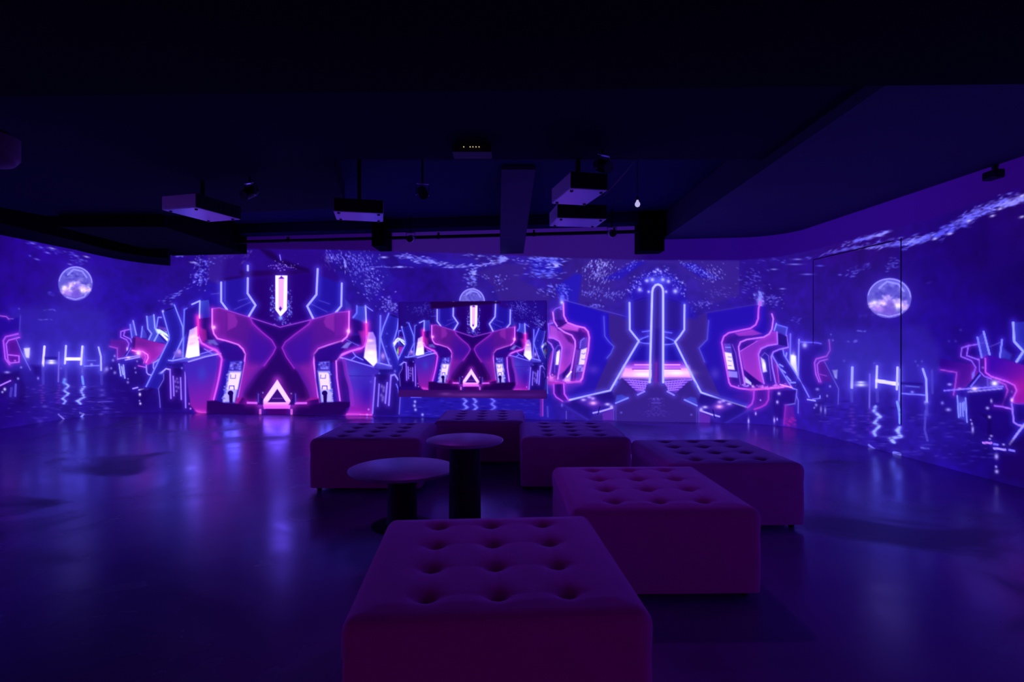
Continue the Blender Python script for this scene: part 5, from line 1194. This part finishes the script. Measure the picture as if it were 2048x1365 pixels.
I.specks(720, 560, 46, 34, 190, ang=1.1, L=(1.1, 2.6), w=(.9, 1.5), col=(95, 88, 230)); I.specks(770, 600, 20, 24, 60, L=(1.2, 2.2), w=(1, 1.8), col=(100, 92, 235))
I.specks(395, 565, 40, 22, 110, ang=-.4, L=(1.2, 2.6), w=(1, 1.6), col=(72, 60, 200))
cluster_left(I); cluster_right(I); cross_arms(I)
I.poly([(795, 640), (803, 640), (803, 830), (790, 830)], (30, 14, 130), a=.6, feather=3)
I.poly([(300, 829), (820, 829), (820, 860), (300, 860)], (56, 12, 104), feather=1.0)
I.blob(560, 845, 90, 7, col=(108, 42, 150), a=.8); I.blob(470, 842, 18, 5, col=(120, 60, 165), a=.7); I.blob(740, 845, 50, 6, col=(74, 26, 135), a=.7)
I.T = None; I.k = 1
I.poly([(860, 603), (1000, 603), (1000, 607), (960, 610), (900, 616), (862, 618)], (30, 0, 70), feather=2)
disp = empty('wall_display', (*(pA + t_ * wid / 2), zb_))
tag(disp, 'wide flat display on the picture wall showing a small copy of the magenta X scene', 'screen')
P3 = np.zeros((len(pts_i), len(zs_i), 3)); P3[..., :2] = pts_i[:, None]; P3[..., 2] = zs_i[None]
P3 -= np.array(disp.location)
g_ = grid_mesh('screen_picture', P3, I.C, mat_picture_panel, parent=disp, flip=True)
g_['label'] = 'lit picture of the magenta X scene'
bm = bmesh.new(); a0 = pA + n_ * .008; b0 = pB + n_ * .008
add_prism(bm, [tuple(a0), tuple(b0), tuple(b0 + n_ * (OFF - .012)), tuple(a0 + n_ * (OFF - .012))][::-1], zb_ + .004, zt - .012)
for v in bm.verts: v.co.x -= disp.location.x; v.co.y -= disp.location.y; v.co.z -= disp.location.z
from_bm('housing', bm, mat_black, disp, smooth=False)

# ------------------------------------------------------------------ ottomans
fabric = principled('rose_velvet', (0.92, 0.11, 0.68), .9, sheen=1.0, sheen_tint=(.9, .7, 1.0), noise=(9, .12), bump=(180, .15), spec=.2)
mat_button = principled('faceted_crystal_button', (0.45, .35, .5), .12, metal=.9)
mat_foot = principled('black_foot', (0.01, .01, .012), .5)
mat_chrome = principled('pale_strip', (0.8, .8, .85), .3)


def rounded_block(hx, hy, z0, z1, r, n, nz, tuft=None, rtop=True, bulge=0.0):
    """subdivided box with rounded vertical corners and rounded top edge"""
    def axis(h, n):  # denser sampling near the edges
        a = np.linspace(-h + r, h - r, n)
        e = r * (1 - np.cos(np.linspace(0, PI / 2, 5)[:-1]))
        return np.r_[-h + e * 1.0, a, (h - e[::-1])]
    ax, ay = axis(hx, n), axis(hy, n)
    e = r * (1 - np.cos(np.linspace(0, PI / 2, 5)[:-1]))
    az = np.r_[np.linspace(z0, z1 - r, nz), (z1 - e[::-1])] if rtop else np.linspace(z0, z1, nz)
    bm = bmesh.new(); V = {}

    def vert(i, j, k):
        key = (i, j, k)
        if key not in V:
            p = np.array([ax[i], ay[j], az[k]])
            q_ = np.array([np.clip(p[0], -hx + r, hx - r), np.clip(p[1], -hy + r, hy - r), min(p[2], z1 - r) if rtop else p[2]])
            d = p - q_; L = np.linalg.norm(d)
            if L > 1e-9: p = q_ + d / L * r
            if k == len(az) - 1 and tuft: p[2] += tuft(p[0], p[1])
            elif bulge: 
                w = math.sin(PI * (az[k] - z0) / (z1 - z0)); p[:2] *= 1 + bulge * w
            V[key] = bm.verts.new(p)
        return V[key]
    nx, ny, nz_ = len(ax), len(ay), len(az)
    for i in range(nx - 1):
        for j in range(ny - 1):
            bm.faces.new((vert(i, j, nz_ - 1), vert(i + 1, j, nz_ - 1), vert(i + 1, j + 1, nz_ - 1), vert(i, j + 1, nz_ - 1)))
            bm.faces.new((vert(i, j, 0), vert(i, j + 1, 0), vert(i + 1, j + 1, 0), vert(i + 1, j, 0)))
    for k in range(nz_ - 1):
        for i in range(nx - 1):
            bm.faces.new((vert(i, 0, k), vert(i + 1, 0, k), vert(i + 1, 0, k + 1), vert(i, 0, k + 1)))
            bm.faces.new((vert(i, ny - 1, k), vert(i, ny - 1, k + 1), vert(i + 1, ny - 1, k + 1), vert(i + 1, ny - 1, k)))
        for j in range(ny - 1):
            bm.faces.new((vert(0, j, k), vert(0, j, k + 1), vert(0, j + 1, k + 1), vert(0, j + 1, k)))
            bm.faces.new((vert(nx - 1, j, k), vert(nx - 1, j + 1, k), vert(nx - 1, j + 1, k + 1), vert(nx - 1, j, k + 1)))
    return bm


HX, HY, OT = .485, .515, .45
BUT = [(x, y) for y in (-.36, -.12, .12, .36) for x in (-.235, 0, .235)]


def tuft(x, y):
    z = 0.0
    ex = min(HX - abs(x), HY - abs(y)); edge = min(1.0, max(0.0, ex / .10))
    for bx, by in BUT:
        r2 = (x - bx) ** 2 + (y - by) ** 2
        z -= .036 * math.exp(-r2 / (.027 ** 2)) + .008 * math.exp(-r2 / (.060 ** 2))
    # soft folds that join the buttons
    if abs(x) < .30 and abs(y) < .42:
        for by in (-.36, -.12, .12, .36):
            z -= .009 * math.exp(-((y - by) / .014) ** 2) * max(math.exp(-abs(x - bx) / .045) for bx in (-.235, 0, .235))
        for bx in (-.235, 0, .235):
            z -= .002 * math.exp(-((x - bx) / .013) ** 2)
    return z * edge + .012 * edge


def build_ottoman():
    root = empty('tufted_ottoman', (0, 0, 0))
    from_bm('upholstered_base', rounded_block(HX - .004, HY - .004, .035, .335, .035, 10, 8, rtop=False, bulge=.006), fabric, root)
    from_bm('tufted_cushion', rounded_block(HX, HY, .333, OT, .045, 86, 5, tuft=tuft, bulge=.004), fabric, root)
    for bx, by in BUT:
        bm = bmesh.new(); add_lathe(bm, [(.004, -.004), (.013, -.001), (.015, .003), (.011, .007), (.004, .009)], 10, (0, 0, 0))
        o = from_bm('button', bm, mat_button, root, smooth=False, loc=(bx, by, OT + tuft(bx, by) + .001)); o['label'] = 'small shiny faceted button'
    for fx in (-1, 1):
        for fy in (-1, 1):
            bm = bmesh.new(); add_lathe(bm, [(.018, 0), (.026, .036)], 16)
            from_bm('foot', bm, mat_foot, root, loc=(fx * (HX - .07), fy * (HY - .07), 0))
    return root


def copy_tree(o, parent=None):
    c = o.copy(); COL.objects.link(c); c.parent = parent
    for ch in list(o.children): copy_tree(ch, c)
    return c


OTT = [  # centre x, centre y, label
    (-.072, 2.27, .07, 'rose velvet tufted ottoman nearest the viewer, cut by the bottom of the picture'),
    (.765, 3.385, .02, 'rose velvet tufted ottoman directly behind and right of the nearest one'),
    (1.52, 4.45, .04, 'rose velvet tufted ottoman farthest right, in front of the curved right wall'),
    (.56, 5.51, .0, 'rose velvet tufted ottoman in the middle row between the farthest ottoman and the rightmost one'),
    (-.34, 6.55, 0.0, 'rose velvet tufted ottoman farthest back, behind the tall round table'),
    (-1.262, 5.455, .0, 'rose velvet tufted ottoman farthest left, behind the low round table'),
]
first = build_ottoman()
for k, (x, y, rz, lab) in enumerate(OTT):
    o = first if k == 0 else copy_tree(first)
    o.location = (x, y, 0); o.rotation_euler = (0, 0, rz)
    tag(o, lab, 'ottoman', 'tufted ottomans around the tables')
    if k == 4:
        bm = bmesh.new(); add_box(bm, (0, 0, 0), (.012, .004, .09), bevel=.0015)  # pale strip made up for a glint of unknown origin
        tg = from_bm('glint_strip', bm, mat_chrome, o, smooth=False, loc=(HX + .009, -HY + .05, .16)); tg.rotation_euler = (0, .25, 0); tg['label'] = 'small white strip at the side, standing in for a glint'

# ------------------------------------------------------------------ round tables
mat_top = principled('dark_polished_stone', (0.48, .42, .62), .4, noise=(4, .4), spec=.5)
mat_ped = principled('matt_black_metal', (0.008, .008, .01), .6)


def table(loc, h, r, lab):
    t = empty('round_table', (*loc, 0))
    tag(t, lab, 'table', 'round pedestal tables')
    bm = bmesh.new(); add_lathe(bm, [(r - .02, -.026), (r - .004, -.018), (r, -.008), (r - .003, -.002), (r - .008, 0)], 72)
    from_bm('table_top', bm, mat_top, t, loc=(0, 0, h))
    bm = bmesh.new(); add_lathe(bm, [(.115, .02), (.105, .05), (.102, h * .5), (.10, h - .06), (.12, h - .027)], 40)
    from_bm('pedestal', bm, mat_ped, t)
    bm = bmesh.new(); add_lathe(bm, [(.21, 0), (.215, .006), (.20, .014), (.118, .024)], 56)
    from_bm('base_plate', bm, mat_ped, t)
    return t


table((-.306, 3.74), .663, .25, 'tall round black table in the middle of the ottomans')
table((-.775, 4.06), .405, .375, 'low wide round table left of the taller round table')

# ------------------------------------------------------------------ ceiling equipment
mat_white = principled('white_plastic', (0.9, .88, .92), .3, noise=(6, .03), spec=.8)
mat_lens = principled('lens_glass', (0.02, .02, .03), .05, spec=.8)
mat_dark = principled('dark_metal', (0.015, .015, .018), .45, metal=.4)
mat_glint = principled('bare_aluminium', (0.9, .9, .92), .18, metal=1.0)


def projector(corners, zb, h, lab, flip=False):
    """corners: near left, near right, far right, far left pixels of the underside"""
    P_ = []
    for px, py in corners:
        d = F * (zb - EYE) / (CY - py); P_.append(np.array([(px - CX) * d / F, d]))
    c = sum(P_) / 4
    u = (P_[1] - P_[0] + P_[2] - P_[3]) / 2; w = np.linalg.norm(u); v = (P_[3] - P_[0] + P_[2] - P_[1]) / 2; dep = np.linalg.norm(v)
    rz = math.atan2(u[1], u[0])
    t = empty('projector', (c[0], c[1], zb), rz); tag(t, lab, 'projector', 'white projectors hung from the ceiling')
    bm = bmesh.new(); add_box(bm, (0, 0, h / 2 + .004), (w, dep, h), bevel=.012)
    from_bm('case', bm, mat_white, t, smooth=False)
    bm = bmesh.new(); add_box(bm, (0, -dep / 2 - .004, h / 2 + .006), (w * .985, .012, h * .97), bevel=.003)
    for k in range(9): add_box(bm, (-w * .4 + k * w * .1, -dep / 2 - .011, h / 2), (w * .05, .006, h * .55))
    from_bm('rear_panel', bm, mat_dark, t, smooth=False)
    bm = bmesh.new(); add_lathe(bm, [(.05, 0), (.05, .03), (.042, .05)], 24, (w * .2, dep / 2 - .002, h / 2), axis='Y'); from_bm('lens', bm, mat_lens, t)
    bm = bmesh.new(); add_lathe(bm, [(.022, h), (.022, 3.315 - zb)], 16); add_box(bm, (0, 0, h + .012), (.2, .2, .014), bevel=.003); from_bm('ceiling_mount', bm, mat_dark, t, smooth=False)
    for sx in (-1, 1):
        for sy in (-1, 1):
            bm = bmesh.new(); add_lathe(bm, [(.014, -.008), (.016, .006)], 12); from_bm('foot', bm, mat_dark, t, loc=(sx * w * .4, sy * dep * .38, 0))
    return t


NEAR = projector([(1134, 378), (1208, 382), (1177, 413), (1109, 409)], 2.65, .15, 'upper of two white projectors hung close together right of centre')
projector([(1106, 437), (1209, 440), (1196, 456), (1106, 454)], 2.62, .155, 'lower of two white projectors hung close together right of centre')
projector([(662, 424), (762, 428), (771, 446), (677, 441)], 2.65, .14, 'white projector hung left of centre with black back panel')
projector([(376, 413), (470, 438), (430, 448), (338, 424)], 2.65, .145, 'white projector at far left turned at an angle, tinted red on one side')

# drum shaped fixture at the left edge
d_ = 4.1
bm = bmesh.new(); add_lathe(bm, [(.10, 0), (.17, .02), (.2, .06), (.2, .2), (.14, .24)], 64)
o = from_bm('housing', bm, principled('red_purple_plastic', (.2, .05, .12), .6)); o.location = (-3.66, 3.98, 2.52); o.name = 'ceiling_fixture'
tag(o, 'dim purple rounded fixture under the ceiling at the left edge', 'speaker')
bm = bmesh.new(); add_lathe(bm, [(.02, .235), (.02, .32)], 12); from_bm('mount', bm, mat_dark, o)


def hang(px, py, z):
    d = F * (z - EYE) / (CY - py); return ((px - CX) * d / F, d, z)


def spotlight(loc, lab, tilt=0.5, rz=0.0, top=3.32, head=None):
    t = empty('spotlight', loc, rz); tag(t, lab, 'spotlight', 'small black ceiling spotlights')
    bm = bmesh.new(); vs = add_lathe(bm, [(.045, -.09), (.055, -.05), (.058, .05), (.05, .08)], 24, axis='Y'); from_bm('lamp_head', bm, head or mat_dark, t).rotation_euler = (tilt, 0, 0)
    bm = bmesh.new(); add_lathe(bm, [(.053, 0), (.053, .008)], 24, axis='Y'); o = from_bm('front_ring', bm, mat_dark, t); o.location = (0, -.098 * math.cos(tilt), -.098 * math.sin(tilt)); o.rotation_euler = (tilt, 0, 0)
    bm = bmesh.new(); add_box(bm, (-.07, 0, .03), (.008, .03, .13), bevel=.002); add_box(bm, (.07, 0, .03), (.008, .03, .13), bevel=.002); add_box(bm, (0, 0, .095), (.148, .03, .008), bevel=.002); from_bm('yoke', bm, mat_glint, t, smooth=False)
    bm = bmesh.new(); add_lathe(bm, [(.012, .097), (.012, top - loc[2] - .005)], 12); from_bm('stem', bm, mat_dark, t)
    return t


spotlight(hang(845, 385, 2.95), 'small spotlight with glinting yoke, left of the ceiling centre', .5, .3)
spotlight(hang(500, 385, 2.86), 'small spotlight with glinting yoke behind the far left projector', .6, -.4)
spotlight(hang(1205, 332, 2.87), 'small spotlight above the pair of projectors', .4, .5)
o = spotlight((-1.63, wall_y(-1.63) - .54, 2.95), 'small pale spotlight in front of the pipe above the display', .2, 0, head=mat_white)
o = spotlight((1.53, wall_y(1.53) - .54, 2.95), 'small pale spotlight in front of the pipe near its right end', .2, 0, head=mat_white)

# violet beams added at two of those spotlights to brighten the ottoman tops
from mathutils import Vector
for (fx, fy), zz, aim, en in ((hang(1205, 332, 2.87)[:2], 2.87, (.45, 3.0, .4), 20), (hang(845, 385, 2.95)[:2], 2.95, (-.1, 3.6, .4), 20)):
    ld = bpy.data.lights.new('violet_beam', 'SPOT'); ld.energy = en; ld.color = (.42, .03, 1.0); ld.spot_size = math.radians(56); ld.spot_blend = 1.0; ld.shadow_soft_size = .05
    lo_ = bpy.data.objects.new('violet_beam', ld); COL.objects.link(lo_)
    p0 = Vector((fx, fy, zz)); dirv = (Vector(aim) - p0).normalized(); lo_.location = p0 + dirv * .16
    lo_.rotation_euler = dirv.to_track_quat('-Z', 'Y').to_euler()

# bulb
t = empty('pendant_bulb', hang(1275, 408, 2.75)); tag(t, 'small white teardrop bulb hanging right of the projectors', 'bulb')
bm = bmesh.new(); add_lathe(bm, [(.003, -.035), (.018, -.028), (.028, -.010), (.026, .006), (.014, .026), (.010, .04)], 20); from_bm('glass_bulb', bm, emissive('faint_white_glow', (.55, .5, .9), .9), t)
bm = bmesh.new(); add_lathe(bm, [(.012, .04), (.012, .075)], 12); add_lathe(bm, [(.003, .075), (.003, .5)], 8); from_bm('cord', bm, mat_dark, t)

# loose cable
mat_cable = principled('grey_cable', (.35, .33, .36), .4)
z_c = (3.325, 3.22, 3.12, 3.02, 2.92, 2.80); pc = ((1290, 285), (1280, 305), (1272, 318), (1256, 338), (1232, 366), (1207, 392))
bm = bmesh.new(); add_tube(bm, [hang(*p, z) for p, z in zip(pc, z_c)], .006)
cb = from_bm('power_cable', bm, mat_cable, NEAR); cb['label'] = 'thin pale cable slanting up to the ceiling'
bpy.context.view_layer.update(); cb.matrix_parent_inverse = NEAR.matrix_world.inverted()

# box with indicator lights
bx = hang(945, 310, 2.93); t = empty('network_box', bx); tag(t, 'black box under the ceiling with a row of tiny amber lights', 'electronics box')
bm = bmesh.new(); add_box(bm, (0, 0, .03), (.34, .2, .07), bevel=.006); from_bm('case', bm, mat_ped, t, smooth=False)
bm = bmesh.new(); add_box(bm, (0, 0, .223), (.06, .06, .325)); from_bm('ceiling_mount', bm, mat_ped, t, smooth=False)
mat_led = emissive('amber_indicator', (1.0, .75, .35), 1.6)
for lx in (929.5, 942, 947.5, 953.5, 959.5):
    bm = bmesh.new(); add_lathe(bm, [(.0035, 0), (.0035, .004), (.002, .006)], 10, axis='Y')
    o = from_bm('indicator_light', bm, mat_led, t, loc=((lx - 945) * bx[1] / F, -.107, .035)); o.scale = (1, -1, 1) if False else (1, 1, 1)

# pipe along the picture wall
yl, yr = wall_y(-4.9) - .36, wall_y(1.97) - .36
bm = bmesh.new(); add_tube(bm, [(-4.9, yl, 3.0), (-1.5, wall_y(-1.5) - .36, 3.0), (1.97, yr, 3.0)], .028, 14)
t = from_bm('lighting_pipe', bm, mat_dark); tag(t, 'long dark pipe running along the top of the picture wall', 'pipe')
for x in (-3.8, -1.2, .35, 1.6):
    bm = bmesh.new(); add_lathe(bm, [(.036, -.02), (.036, .02)], 16, (x, wall_y(x) - .36, 3.0), axis='X'); add_box(bm, (x, wall_y(x) - .345, 3.04), (.03, .04, .06))
    from_bm('clamp', bm, mat_dark, t, smooth=False)
# camera on the right bulkhead
cc = hang(1990, 346, 2.86); t = empty('security_camera', cc); tag(t, 'small black security camera under the bulkhead at upper right', 'camera')
bm = bmesh.new(); add_box(bm, (0, 0, -.02), (.12, .16, .08), bevel=.015); from_bm('camera_body', bm, mat_dark, t, smooth=False)
bm = bmesh.new(); add_lathe(bm, [(.03, 0), (.026, .02)], 20, (0, .079, -.02), axis='Y'); from_bm('lens', bm, mat_lens, t)
bm = bmesh.new(); add_lathe(bm, [(.02, .018), (.03, .07)], 16); from_bm('bracket', bm, mat_dark, t)

# ------------------------------------------------------------------ world, camera
w = bpy.data.worlds.new('World'); sc.world = w; w.use_nodes = True
w.node_tree.nodes['Background'].inputs['Color'].default_value = (0, 0, 0, 1)
cam = bpy.data.cameras.new('camera'); co = bpy.data.objects.new('camera', cam); COL.objects.link(co)
co.location = (0, 0, EYE); co.rotation_euler = (PI / 2, 0, 0); cam.sensor_width = 36; cam.lens = 36 * F / 2048; cam.clip_start = .05
sc.camera = co
vs_ = sc.view_settings; vs_.view_transform = 'Standard'; vs_.look = 'None'; vs_.exposure = 0; vs_.gamma = 1; vs_.use_curve_mapping = False
sc.cycles.use_denoising = True
sc.cycles.max_bounces = 6
